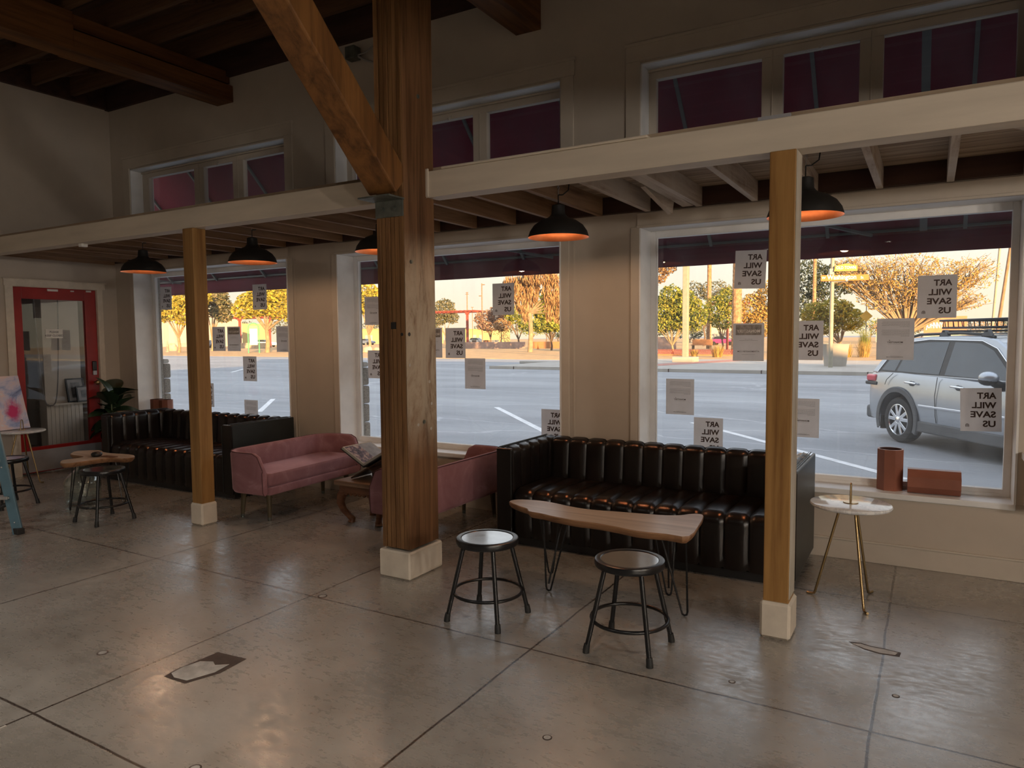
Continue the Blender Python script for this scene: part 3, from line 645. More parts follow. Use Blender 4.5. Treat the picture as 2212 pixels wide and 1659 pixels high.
def outline_slab(name, pts, z0, z1, p, inset=.012):
    c = (sum(a for a, b in pts)/len(pts), sum(b for a, b in pts)/len(pts))
    # smooth the outline a little, add wobble
    P = []
    n = len(pts)
    for i in range(n):
        a, b, c2, d = (Vector(pts[(i+k) % n]) for k in (-1, 0, 1, 2))
        for t in (0, .33, .66):
            P.append(.5*((2*b) + (c2-a)*t + (2*a-5*b+4*c2-d)*t*t + (3*b-a-3*c2+d)*t**3))
    m = len(P); random.seed(5)
    b = MB(); rings = []
    for z, sc in ((z1, 0), (z1-.006, .004), ((z0+z1)/2, .002), (z0+.004, -inset), (z0, -inset-.006)):
        ring = []
        for i, q in enumerate(P):
            t = (P[(i+1) % m]-P[i-1]).normalized(); nrm = Vector((t.y, -t.x))
            ring.append((q.x + nrm.x*sc*SGN, q.y + nrm.y*sc*SGN, z + (random.uniform(-.002,.002) if 0 < sc or sc == -inset else 0)))
        rings.append(ring)
    vs_ = [v for r in rings for v in r]; fs = [tuple(range(m))]; mi = [0]
    for k in range(len(rings)-1):
        for i in range(m): fs.append((k*m+i, k*m+(i+1) % m, (k+1)*m+(i+1) % m, (k+1)*m+i)); mi.append(1)
    fs.append(tuple((len(rings)-1)*m+i for i in range(m))[::-1]); mi.append(1)
    b.v = vs_; b.f = fs; b.m = mi
    return b.build(name, [M['slab'], M['slabedge']], p, smooth=35)
def hairpin(p, foot, t1, t2, ztop, r=.006, third=None):
    f = Vector((foot[0], foot[1], 0)); b = MB()
    a = Vector((t1[0], t1[1], ztop)); c = Vector((t2[0], t2[1], ztop)); dr = (c-a); dr.z = 0; dr.normalize()
    U = [f + dr*(-.018) + Vector((0,0,.03)), f + dr*(-.013)+Vector((0,0,.012)), f+Vector((0,0,.006)), f + dr*.013+Vector((0,0,.012)), f + dr*.018+Vector((0,0,.03))]
    b.tube([a]+U+[c], r, 8); 
    if third: b.tube([(third[0], third[1], ztop), f + Vector((0,0,.05))], r, 8)
    pm = (a+c)/2; b.box(min(a.x,c.x)-.01, max(a.x,c.x)+.01, min(a.y,c.y)-.01, max(a.y,c.y)+.01, ztop-.003, ztop)
    return b.build('hairpin_leg', M['blackmetal'], p, smooth=40)
SGN = -1
t = empty('live_edge_table', (0,0,0)); tag(t, 'long narrow live-edge wooden table on black hairpin legs in front of the right black sofa', 'coffee table')
SL = [(-2.458,4.166),(-2.438,4.24),(-2.341,4.276),(-2.217,4.28),(-1.983,4.221),(-1.833,4.221),(-1.719,4.245),(-1.528,4.276),(-1.399,4.306),(-1.321,4.351),(-1.286,4.40),(-1.238,4.435),(-1.197,4.405),(-1.165,4.215),(-1.142,3.911),(-1.268,3.897),(-1.427,3.874),(-1.565,3.904),(-1.726,3.924),(-1.84,3.919),(-1.994,3.943),(-2.115,3.975),(-2.208,3.99),(-2.253,4.045),(-2.344,4.089)]
outline_slab('table_top', SL, .43, .475, t)
hairpin(t, (-2.03,3.915), (-2.10,3.985), (-1.93,3.985), .43, third=(-2.02,4.10)); hairpin(t, (-2.17,4.215), (-2.25,4.20), (-2.09,4.20), .43)
hairpin(t, (-1.17,3.935), (-1.32,3.97), (-1.17,3.955), .43); hairpin(t, (-1.35,4.205), (-1.45,4.20), (-1.31,4.21), .43, third=(-1.33,4.12))
t = empty('live_edge_side_table', (0,0,0)); tag(t, 'small lobed live-edge wooden table on thin black legs above the glass jug', 'side table')
SL2 = [(-7.064,3.639),(-7.114,3.699),(-7.10,3.797),(-7.12,3.88),(-7.217,3.90),(-7.363,3.90),(-7.454,3.939),(-7.561,4.064),(-7.402,4.191),(-7.245,4.145),(-7.096,4.137),(-6.888,4.178),(-6.746,4.162),(-6.66,4.085),(-6.689,4.01),(-6.803,3.979),(-6.851,3.905),(-6.862,3.739),(-6.866,3.62),(-6.932,3.574)]
outline_slab('table_top', SL2, .415, .46, t)
for f, a, b in (((-6.93,3.63),(-7.02,3.72),(-6.93,3.70)), ((-6.80,4.07),(-6.88,4.05),(-6.74,4.10)), ((-7.40,4.03),(-7.44,4.0),(-7.32,4.09))): hairpin(t, f, a, b, .415, r=.005)
o = MB().lathe([(.0001,0),(.03,.001),(.045,.008),(.05,.02),(.048,.032),(.035,.042),(.018,.046),(.0001,.047)], 32, (-7.02,3.95,.461)).build('lidded_dish', M['black'], smooth=50); tag(o, 'small round black lidded dish on the left live-edge table', 'dish')
o = box('wooden_coaster', -6.98,-6.80,3.965,4.03,.4605,.466, M['opium']); tag(o, 'thin brown wooden strip beside the round black dish', 'coaster')
# glass demijohn
j = empty('glass_jug', (-7.13,3.86,0)); tag(j, 'large clear glass demijohn standing on the floor under the small left table', 'glass jug')
pr = [(.0001,.004),(.13,.004),(.152,.02),(.16,.06),(.162,.17),(.160,.215),(.148,.25),(.115,.29),(.07,.33),(.045,.355),(.036,.37),(.034,.392),(.041,.396),(.041,.404),(.034,.408)]
MB().lathe(pr, 40).build('glass_body', M['jugglass'], j, smooth=60)
MB().lathe([(.0001,.012),(.125,.012),(.146,.026),(.154,.062),(.156,.17),(.154,.213),(.142,.245),(.11,.285),(.066,.325),(.040,.352),(.031,.37),(.029,.405)], 40).build('inner_wall', M['jugglass'], j, smooth=60)
def rtable(x, y, lab, rz=0):
    p = empty('marble_side_table', (x, y, 0), rz); tag(p, lab, 'side table', 'round marble side tables with brass legs')
    MB().lathe([(.0001,.568),(.205,.568),(.222,.575),(.226,.583),(.222,.592),(.214,.595),(.0001,.595)], 56).build('table_top', M['marble'], p, smooth=35)
    for a in (90, 210, 330):
        c, s_ = math.cos(math.radians(a)), math.sin(math.radians(a)); tx, ty = -s_, c
        MB().tube([(c*.055,s_*.055,.568),(c*.185,s_*.185,.03),(c*.192,s_*.192,.012),(c*.205+tx*0,s_*.205,.007),(c*.235,s_*.235,.009)], .0075, 10).build('leg', M['brass'], p, smooth=50)
    MB().lathe([(.0001,.595),(.042,.595),(.042,.600),(.0001,.601)], 28).build('base_disc', M['brass'], p, smooth=40)
    q = [(-.022,0,.598)]; 
    for k in range(9): a = PI - PI*k/8; q.append((.012*math.cos(a), 0, .70+.012*math.sin(a)))
    q.append((.022,0,.598)); MB().tube(q, .0045, 8).build('loop_handle', M['brass'], p, smooth=60)
rtable(-.385, 4.66, 'round white marble side table on three brass legs beside the right window sill', PI/2)
rtable(-8.79, 4.13, 'round marble side table at far left with the abstract canvas resting on it', -1.19)
# ---- channel tufted sofas
def channel_body(prof, axis_fn, L, nch, depth, flags, samples=7):
    """prof: closed loop [(a,b)], axis_fn(t,a,b)->xyz ; grooves where flags"""
    n = len(prof); P = [Vector(p) for p in prof]; N = []
    for i in range(n):
        tt = (P[(i+1) % n]-P[i-1]).normalized(); N.append(Vector((tt.y, -tt.x)))
    area = sum(P[i].x*P[(i+1) % n].y - P[(i+1) % n].x*P[i].y for i in range(n))
    if area < 0: N = [-k for k in N]
    b = MB(); m = nch*samples
    for i in range(m+1):
        t = i/m; ph = (i % samples)/samples; ph = 0 if i == m else ph
        g = (abs(2*ph-1))**5
        for k in range(n):
            q = P[k] - N[k]*(depth*g*flags[k]); b.v.append(tuple(axis_fn(t*L, q.x, q.y)))
    for i in range(m):
        for k in range(n):
            k2 = (k+1) % n; b.f.append((i*n+k, i*n+k2, (i+1)*n+k2, (i+1)*n+k)); b.m.append(0)
    b.f.append(tuple(range(n))[::-1]); b.f.append(tuple(m*n+k for k in range(n))); b.m += [0, 0]
    return b
def rprof(x0, x1, z0, z1, r, fl):
    """rounded top rectangle loop (ccw), fl(x,z)->flag"""
    pts = [(x0,z0),(x0+(x1-x0)*.5,z0),(x1,z0)]
    for k in range(1,8): pts.append((x1, z0+(z1-r-z0)*k/7))
    for k in range(1,6): a = k*PI/10; pts.append((x1-r+r*math.cos(a), z1-r+r*math.sin(a)))
    pts.append(((x0+x1)/2, z1+.006))
    for k in range(0,5): a = PI/2+k*PI/10; pts.append((x0+r+r*math.cos(a), z1-r+r*math.sin(a)))
    for k in range(7,0,-1): pts.append((x0, z0+(z1-r-z0)*k/7))
    return pts, [fl(*p) for p in pts]
def sofa(x0, x1, y0, y1, lab):
    p = empty('channel_tufted_sofa', ((x0+x1)/2, (y0+y1)/2, 0)); tag(p, lab, 'sofa', 'black channel-tufted leather sofas')
    L = x1-x0; D = y1-y0; hx = L/2; hy = D/2; aw = .135; H = .75; bt = .17
    inner = L-2*aw
    # seat: profile in (y,z); front is -y
    pr = [(hy-bt, .06),(-hy+.02,.06)]
    for k in range(1,7): pr.append((-hy+.02-.012*math.sin(k*PI/8), .06+.26*k/7))
    r = .085
    for k in range(0,7): a = PI - k*PI/12; pr.append((-hy+.01+r+r*math.cos(a), .435-r+r*math.sin(a)))
    for k in range(1,6): pr.append((-hy+.01+r+(D-bt-r)*k/6, .435+.004*k-.001*k*k))
    pr.append((hy-bt,.42))
    fl_ = [0,.5]+[1]*(len(pr)-3)+[0]
    channel_body(pr, lambda t,a,b_: (-hx+aw+t, a, b_), inner, 12, .022, fl_, 8).build('seat', M['leather'], p, smooth=60)
    # back
    pr, fl_ = rprof(hy-bt, hy-.02, .36, H, .05, lambda a, z: 1 if a < hy-.09 and z > .4 else (.45 if z > H-.03 else 0))
    channel_body(pr, lambda t,a,b_: (-hx+aw-.01+t, a - .05*max(0,(.75-b_))*0 + (.035*(b_-.36)/.4 if a < hy-.09 else 0), b_), inner+.02, 12, .018, fl_, 8).build('backrest', M['leather'], p, smooth=60)
    # rear/bottom shell
    MB().box(-hx+.01,hx-.01,hy-.06,hy,.05,H-.03).build('back_panel', M['leatherg'], p, bevel=.012)
    for sgn in (-1, 1):
        pr, fl_ = rprof(0, aw-.02, .06, H, .05, lambda a, z: 1 if a > aw*.6 and z > .38 else (.4 if z > H-.03 else 0))
        if sgn < 0: fn = lambda t,a,b_: (-hx+.018+a, -hy+.035+t, b_)
        else: fn = lambda t,a,b_: (hx-.018-a, -hy+.035+t, b_)
        A = channel_body(pr, fn, D-.045, 5, .016, fl_, 8).build('armrest', M['leather'], p, smooth=60)
        xa, xb = (-hx, -hx+.02) if sgn < 0 else (hx-.02, hx)
        MB().box(xa, xb, -hy+.012, hy, .05, H+.0).build('side_panel', M['leatherg'], A, bevel=.01)
        fx0, fx1 = (-hx, -hx+aw) if sgn < 0 else (hx-aw, hx)
        MB().box(fx0, fx1, -hy, -hy+.035, .05, H-.005).build('front_panel', M['leather'], A, bevel=.012, seg=3)
        st = MB(); xc = -hx+.028 if sgn < 0 else hx-.028
        st.tube([(xc,-hy+.01,H+.003),(xc,hy-.02,H+.004)], .004, 6); st.tube([(xc-sgn*.014,-hy+.03,H+.003),(xc-sgn*.014,hy-.02,H+.004)], .002, 6)
        xe = fx1-.003 if sgn < 0 else fx0+.003
        st.tube([(xe,-hy-.001,.07),(xe,-hy-.001,H-.02)], .004, 6)
        st.build('piping', M['leatherg'], A, smooth=60)
    MB().box(-hx+.03,hx-.03,-hy+.05,hy-.04,0,.055).build('base', M['black'], p)
    return p
sofa(-2.88, -.69, 4.68, 5.50, 'black channel-tufted leather sofa behind the long live-edge table, right')
sofa(-8.17, -5.94, 4.66, 5.48, 'black channel-tufted leather sofa at left beside the rubber plant')
# ---- pink settees
def settee(x, y, rz, lab, mirror=1):
    """length along local Y, open towards local +X (mirror=-1: towards -X)"""
    p = empty('velvet_settee', (x, y, 0), rz); tag(p, lab, 'settee', 'pink velvet settees by the carved table')
    Lh, Dh = .635, .225; R = .17; m = mirror
    # shell centre line: front-near -> back -> front-far
    path = []
    path.append((Dh, -Lh)); 
    for k in range(1,5): path.append((Dh-(2*Dh-R)*k/5, -Lh))
    for k in range(0,9): a = -PI/2 - k*PI/16; path.append((-Dh+R+R*math.cos(a), -Lh+R+R*math.sin(a)))
    for k in range(1,14): path.append((-Dh, -Lh+R+(2*Lh-2*R)*k/14))
    for k in range(0,9): a = PI - k*PI/16; path.append((-Dh+R+R*math.cos(a), Lh-R+R*math.sin(a)))
    for k in range(1,5): path.append((-Dh+R+(2*Dh-R)*k/5, Lh))
    path.append((Dh, Lh))
    n = len(path); b = MB(); T = .028; rings = []
    for i, (px_, py_) in enumerate(path):
        a = Vector(path[max(i-1,0)]); c = Vector(path[min(i+1,n-1)]); t_ = (c-a).normalized(); nr = Vector((t_.y, -t_.x))  # outward?
        ctr = Vector((0,0)); o_ = Vector((px_,py_)); 
        if nr.dot(o_-Vector((Dh*.9,0)) ) < 0: nr = -nr
        f = (px_+Dh)/(2*Dh)                      # 0 back .. 1 front
        top = .615 - .0*f
        if f > .72: top = .615 - .10*((f-.72)/.28)**2.2
        bot = .245
        if i in (0, n-1): top = .47
        lean = .012
        def P_(off, z):
            q = o_ + nr*(off + lean*(z-bot)/.37); return (q.x*m, q.y, z)
        ring = [P_(-T*.2,bot), P_(T*.55,bot+.006), P_(T,bot+.03), P_(T,(bot+top)/2), P_(T,top-.03), P_(T*.7,top-.008), P_(0,top), P_(-T*.7,top-.008), P_(-T,top-.03), P_(-T,(bot+top)/2), P_(-T,bot+.03)]
        rings.append(ring); b.v += ring
    k_ = 11
    for i in range(n-1):
        for j in range(k_):
            j2 = (j+1) % k_; b.f.append((i*k_+j, i*k_+j2, (i+1)*k_+j2, (i+1)*k_+j)); b.m.append(0)
    b.f.append(tuple(range(k_))[::-1]); b.f.append(tuple((n-1)*k_+j for j in range(k_))); b.m += [0,0]
    b.build('backrest_shell', M['velvet'], p, smooth=50)
    pp = MB()
    pp.tube([(r[5][0], r[5][1], r[5][2]+.004) for r in rings], .0042, 6)
    for e_ in (0, n-1):
        pp.tube([rings[e_][j] for j in (5,4,3,2,1)], .004, 6)
    pp.build('piping', M['piping'], p, smooth=60)
    # seat cushion and apron
    def rr(hx_, hy_, r_):
        q = []
        for cx_, cy_, a0 in ((hx_-r_*.15, hy_-r_*.15, 0), (-hx_+r_, hy_-r_, 90), (-hx_+r_, -hy_+r_, 180), (hx_-r_*.15, -hy_+r_*.15, 270)):
            rad = r_ if cx_ < 0 else r_*.15
            for k in range(6): a = math.radians(a0+18*k); q.append((cx_+rad*math.cos(a), cy_+rad*math.sin(a)))
        return q
    def pad(z0, z1, ins, rd, name, bulge=0.0):
        q = rr(Dh+.012-ins, Lh-T-ins*.2, .13); c_ = MB(); c_.v = []
        lay = [(z0, rd), (z0+rd*.5, rd*.2), (z0+rd, 0), (z1-rd, 0), (z1-rd*.4, rd*.25), (z1, rd)]
        for z, s_ in lay:
            for (ax, ay) in q:
                L_ = math.hypot(ax, ay); c_.v.append((m*(ax - ax/L_*s_ + .012), ay - ay/L_*s_, z))
        nn = len(q)
        for li in range(len(lay)-1):
            for i in range(nn): c_.f.append((li*nn+i, li*nn+(i+1) % nn, (li+1)*nn+(i+1) % nn, (li+1)*nn+i)); c_.m.append(0)
        c_.f.append(tuple(range(nn))[::-1]); c_.f.append(tuple((len(lay)-1)*nn+i for i in range(nn))); c_.m += [0,0]
        return c_.build(name, M['velvet'], p, smooth=45)
    pad(.245, .312, .0, .012, 'apron'); pad(.314, .43, .004, .026, 'seat_cushion')
    for sx_, sy_ in ((1,-1),(-1,-1),(1,1),(-1,1)):
        xx, yy = m*sx_*.150, sy_*.52
        lg = MB().tube([(xx,yy,.246),(xx+m*sx_*.012,yy+sy_*.012,.03)], [.026,.016], 14)
        L_ = lg.build('leg', M['oliveleg'], p, smooth=40)
        MB().tube([(xx+m*sx_*.012,yy+sy_*.012,.03),(xx+m*sx_*.013,yy+sy_*.013,0)], [.0165,.015], 14).build('foot_cap', M['brass'] if 0 else M['iron'], L_, smooth=40)
    return p
settee(-5.175, 4.80, math.radians(4), 'pink velvet settee facing right, between the left black sofa and the carved table', 1)
settee(-3.463, 4.80, math.radians(.5), 'pink velvet settee seen from behind, half hidden by the thick centre column', -1)
# ---- carved opium table
def photo1():
    m, t, b = newmat('storm_sky_print')
    n = noise(t, 6, 5, .6); n2 = noise(t, 22, 4, .7); c = node(t, 'ShaderNodeTexCoord'); s_ = node(t, 'ShaderNodeSeparateXYZ'); t.links.new(c.outputs['Object'], s_.inputs[0])
    r1 = ramp(t, n.outputs[0], [(.3,(.22,.225,.24)), (.7,(.50,.51,.55))]); r2 = ramp(t, n2.outputs[0], [(.35,(.02,.02,.025)), (.5,(.16,.12,.17)), (.56,(.42,.28,.24)), (.66,(.6,.58,.56))])
    g = ramp(t, s_.outputs['Y'], [(0,(1,1,1)), (.001,(0,0,0))]); mx = node(t, 'ShaderNodeMix', data_type='RGBA'); t.links.new(g.outputs[0], mx.inputs[0]); t.links.new(r1.outputs[0], mx.inputs[6]); t.links.new(r2.outputs[0], mx.inputs[7])
    t.links.new(mx.outputs[2], b.inputs['Base Color']); b.inputs['Roughness'].default_value = .35; return m
M['photo1'] = photo1(); M['pages'] = mat('page_edges', (.50,.46,.40), .8)
t = empty('carved_side_table', (-4.16, 4.74, 0)); tag(t, 'low carved wooden table with curved legs between the two pink settees', 'side table')
MB().box(-.26,.26,-.24,.24,.335,.375).build('table_top', M['opiumtop'], t, bevel=.008)
ap = MB().box(-.225,.225,-.205,-.175,.265,.335).box(-.225,.225,.175,.205,.265,.335).box(-.225,-.195,-.205,.205,.265,.335).box(.195,.225,-.205,.205,.265,.335)
for k in range(7):
    xx = -.15+k*.05; ap.ball((xx,-.20,.262), .022,.012,.014, 10, 6)
ap.build('apron', M['opium'], t, bevel=.004)
for sx_ in (-1,1):
    for sy_ in (-1,1):
        pts = [(.175,.33),(.205,.29),(.235,.24),(.245,.18),(.225,.115),(.19,.065),(.165,.03),(.172,.0)]
        rs = [.040,.045,.042,.035,.029,.027,.029,.033]
        lg = MB(); lg.tube([(sx_*a*.9, sy_*a*.82, z) for a, z in pts], rs, 12); lg.build('cabriole_leg', M['opium'], t, smooth=60)
# book stand + open book
st = empty('folding_book_stand', (-4.13,4.74,.376), math.radians(2)); tag(st, 'dark carved wooden X-shaped book stand on the low carved table', 'book stand')
for sg_ in (-1, 1):
    a = MB(); a.beam((-sg_*.19,0,.008),(sg_*.185,0,.215),.26,.014,up=(0,0,1)); a.build('stand_leaf', M['darkwood'], st, bevel=.004)
MB().tube([(0,-.12,.10),(0,.12,.10)], .012, 8).ball((0,-.06,.015), .014,.014,.015, 10, 6).tube([(0,-.06,.03),(0,-.06,.10)], .010, 8).build('hinge', M['darkwood'], st)
bkx = empty('open_book', (-4.13,4.74,.376+.115), math.radians(2)); tag(bkx, 'large open picture book with a storm-sky photograph, resting on the book stand', 'book')
for sg_ in (-1, 1):
    n = Vector((-sg_*.49,0,.87)); u = Vector((sg_*.87,0,.49))
    def Q(a, y_, h): q = u*a + n*h; return (q.x, y_, q.z)
    def slab_(a0,a1,y0_,y1_,h0,h1,nm,m_,par=bkx):
        vs_ = [Q(a0,y0_,h0),Q(a1,y0_,h0),Q(a1,y1_,h0),Q(a0,y1_,h0),Q(a0,y0_,h1),Q(a1,y0_,h1),Q(a1,y1_,h1),Q(a0,y1_,h1)]
        b = MB(); b.add(vs_, [(0,3,2,1),(4,5,6,7),(0,1,5,4),(1,2,6,5),(2,3,7,6),(3,0,4,7)]); return b.build(nm, m_, par)
    slab_(.0,.29,-.19,.19,.012,.018,'cover', M['black'])
    slab_(.006,.282,-.184,.184,.018,.040,'page_block', M['pages'] if 'pages' in M else M['paper'])
    slab_(.016,.270,-.174,.174,.0402,.0408,'photograph', M['photo1'] if 'photo1' in M else M['photo'])
# ---- window-sill pieces
def octo(r, rot=22.5): return [(r*math.cos(math.radians(rot+45*k)), r*math.sin(math.radians(rot+45*k))) for k in range(8)]
def tube8(r, t_, h):
    b = MB(); O = octo(r); I = [(.80*r*math.cos(2*PI*k/32), .80*r*math.sin(2*PI*k/32)) for k in range(32)]
    n = 8; b.add([(x,y,0) for x,y in O]+[(x,y,h) for x,y in O], [tuple(range(8))[::-1]]+[(i,(i+1)%8,8+(i+1)%8,8+i) for i in range(8)])
    # rim
    vs_ = [(x,y,h) for x,y in O]+[(x,y,h) for x,y in I]; fs=[]
    for k in range(32): fs.append((k//4, 8+(k+1)%32, 8+k))
    for i in range(8): fs.append((i, (i+1)%8, 8+(4*(i+1))%32))
    b.add(vs_, fs)
    b.add([(x,y,h) for x,y in I]+[(x,y,.02) for x,y in I], [(k,(k+1)%32,32+(k+1)%32,32+k) for k in range(32)]+[tuple(32+k for k in range(32))], 1)
    return b
v = tube8(.088,.0,.288).build('octagonal_vase', [M['terra'], M['terrai']]); v.location = (-.222,5.69,.5); tag(v, 'tall octagonal reddish-brown vase standing on the right window sill', 'vase')
v = tube8(.088,.0,.315).build('octagonal_vase', [M['terra'], M['terrai']]); v.rotation_euler = (0, PI/2, .03); v.location = (-.112,5.645,.585); 
tag(v, 'octagonal reddish-brown vase lying on its side on the right window sill', 'vase')
v = tube8(.085,.0,.33).build('octagonal_vase', [M['terra'], M['terrai']]); v.location = (-8.62,5.66,.5); tag(v, 'octagonal reddish-brown vase on the left sill, left of its twin, behind the black sofa', 'vase')
v = tube8(.085,.0,.33).build('octagonal_vase', [M['terra'], M['terrai']]); v.location = (-8.44,5.66,.5); tag(v, 'octagonal reddish-brown vase on the left sill, nearer the slim post than its twin', 'vase')
# ---- canvas
def paintmat():
    m, t, b = newmat('abstract_painting')
    n = noise(t, 3.2, 6, .65, dist=1.0); r = ramp(t, n.outputs[0], [(.28,(.10,.12,.32)), (.40,(.35,.42,.68)), (.5,(.72,.66,.80)), (.58,(.86,.66,.66)), (.66,(.80,.78,.88)), (.8,(.9,.85,.7))])
    g = node(t, 'ShaderNodeTexGradient', gradient_type='SPHERICAL'); c = node(t, 'ShaderNodeTexCoord'); mp = node(t, 'ShaderNodeMapping')
    mp.inputs['Location'].default_value = (0,.98,-1.1); mp.inputs['Scale'].default_value = (4,7,5); t.links.new(c.outputs['Object'], mp.inputs[0]); t.links.new(mp.outputs[0], g.inputs[0])
    n2 = noise(t, 9, 4, .7); mu = node(t, 'ShaderNodeMath', operation='MULTIPLY'); t.links.new(g.outputs[1], mu.inputs[0]); t.links.new(n2.outputs[0], mu.inputs[1])
    rr = ramp(t, mu.outputs[0], [(.12,(0,0,0)), (.35,(1,1,1))]); mx = node(t, 'ShaderNodeMix', data_type='RGBA'); t.links.new(rr.outputs[0], mx.inputs[0]); t.links.new(r.outputs[0], mx.inputs[6]); mx.inputs[7].default_value = (.62,.03,.16,1)
    t.links.new(mx.outputs[2], b.inputs['Base Color']); b.inputs['Roughness'].default_value = .6; bump(t, b, n2.outputs[0], .2, .003); return m
M['paint'] = paintmat()
cv = MB().box(-.012,.012,-.70,.0,0,.62).build('abstract_canvas', M['paint'], bevel=.003); cv.location = (-8.91,4.27,.601); cv.rotation_euler = (0, math.radians(-17), math.radians(6))
tag(cv, 'unframed abstract canvas in blue, pink and red leaning on the far-left marble table', 'painting')
# ---- ladder
ld_ = empty('step_ladder', (-6.49,2.98,0)); tag(ld_, 'blue fibreglass step ladder cut off by the left edge of the picture', 'ladder')
M['blue'] = mat('blue_fibreglass', (.09,.17,.22), .4); M['alu'] = mat('ladder_aluminium', (.5,.5,.5), .35, .9)
tdir = Vector((-.285,-.03,1)).normalized(); side = Vector((-.40,-.33,0)); topc = Vector((-.30*1.8,-.03*1.8,1.8))
for k, (sd) in enumerate((Vector((0,0,0)), side)):
    rl = MB().beam(sd, sd+topc*(1-.0)+(-sd*.25), .075, .03, up=(1,-1,0)).build('front_rail', M['blue'], ld_, bevel=.004)
    MB().box(sd.x-.045,sd.x+.045,sd.y-.03,sd.y+.03,0,.05).build('rail_foot', M['rubber'], rl, bevel=.006)
    rb = MB()
    for z in (.10,.3,.55,.8,1.05): 
        c_ = sd*(1-.25*z/1.8)+topc*(z/1.8); rb.ball((c_.x+.028,c_.y-.022,c_.z), .007, .007, .007, 8, 6)
    rb.build('rivets', M['alu'], rl)
    MB().beam(sd+Vector((-.9,-.75,0))*.9, sd*.75+topc+Vector((-.06,.03,-.05)), .05,.025, up=(1,-1,0)).build('rear_rail', M['blue'], ld_, bevel=.004)
    MB().tube([sd*.97+topc*.14+Vector((-.02,-.01,0)), sd*.9+topc*.10+Vector((-.12,-.09,.01)), sd*.8+topc*.15+Vector((-.22,-.17,.0))], .017, 8).build('corner_brace', M['rubber'], ld_)
for z in (.30,.60,.90,1.20,1.50):
    c_ = topc*(z/1.8); MB().beam(c_, c_+side*(1-.25*z/1.8), .085,.025).build('step', M['alu'], ld_, bevel=.003)
MB().box(topc.x-.42,topc.x+.06,topc.y-.30,topc.y+.05,1.79,1.83).build('top_cap', M['black'], ld_, bevel=.01)
# ---- rubber plant
pp_ = empty('rubber_plant', (-8.72,5.12,0)); tag(pp_, 'dark-leaved rubber plant between the red door and the left black sofa', 'potted plant')
MB().lathe([(.0001,0),(.11,0),(.135,.22),(.14,.24),(.128,.24),(.12,.21),(.0001,.21)], 28).build('pot', M['pot'], pp_, smooth=40)
random.seed(21)
def leafmesh(L, w, droop):
    def fn(u, v_):
        x = L*u; hw = w*math.sin(PI*min(1,u**.8))**.75*(1 if u < .98 else .1); y_ = (v_-.5)*2*hw
        return (x, y_, -droop*u*u*L + .35*abs(y_))
    return fn
stems = [((.0,.0,.2),(.02,.03,.95)), ((.03,-.02,.2),(.16,-.10,.90)), ((-.03,.02,.2),(-.12,.12,.80))]
for a, b in stems: MB().tube([a, ((a[0]+b[0])/2+.01, (a[1]+b[1])/2, (a[2]+b[2])/2), b], [.011,.009,.006], 8).build('stem', M['stem'], pp_, smooth=60)
lv = []
for si, (a, b) in enumerate(stems):
    a = Vector(a); b = Vector(b)
    for k in range(10):
        t_ = .40 + .60*k/9; base = a.lerp(b, t_); az = k*2.4 + si*1.3 + random.uniform(-.3,.3); el = math.radians(-8 + 75*max(0,(t_-.55))/.45*random.uniform(.5,1.1))
        lv.append((base, az, el, random.uniform(.25,.35)))
for base, az, el, L in lv:
    if L and base.y + math.sin(az)*L*math.cos(el) > .34: az = -az
    g = MB().grid(leafmesh(L, L*.34, random.uniform(.15,.45)), 10, 6).build('leaf', M['leaf'], pp_, smooth=70)
    g.location = base; g.rotation_euler = Euler((random.uniform(-.3,.3), -el, az))
# ================================================================ POSTERS ON THE GLASS
K = 5.786/5.83
def arch_logo(par, x, z, s_):
    b = MB()
    n = 12; pts = [(-.5,-.5),(-.5,.1)]+[(-.5*math.cos(PI*k/n), .1+.5*math.sin(PI*k/n)) for k in range(1,n)]+[(.5,.1),(.5,-.5)]
    b.tube([(x+a*s_, 0, z+c*s_) for a, c in pts], .10*s_, 6)
    for q in (-.17,.17): b.tube([(x+q*s_,0,z-.5*s_),(x+q*s_,0,z+.2*s_)], .10*s_, 6)
    b.tube([(x-.17*s_,0,z+.2*s_),(x,0,z+.34*s_),(x+.17*s_,0,z+.2*s_)], .08*s_, 6)
    for i, v_ in enumerate(b.v): b.v[i] = (v_[0], max(-.0009, min(.0009, v_[1])), v_[2])
    return b.build('arch_logo', M['ink'], par)
def bars(par, x0, x1, z, n, dz, m_, h=.0016, last=.5, seed=0, name='printed_text'):
    b = MB(); rr_ = random.Random(seed)
    for k in range(n):
        xr = x1; xl = x0 if k < n-1 else x1-(x1-x0)*last
        x_ = xr
        while x_ > xl+.004:
            w_ = rr_.uniform(.004,.014); w_ = min(w_, x_-xl); b.box(x_-w_, x_, -.0006, .0006, z-k*dz, z-k*dz+h); x_ -= w_+.0022
    return b.build(name, m_, par)
ROT = (PI/2, 0, PI)
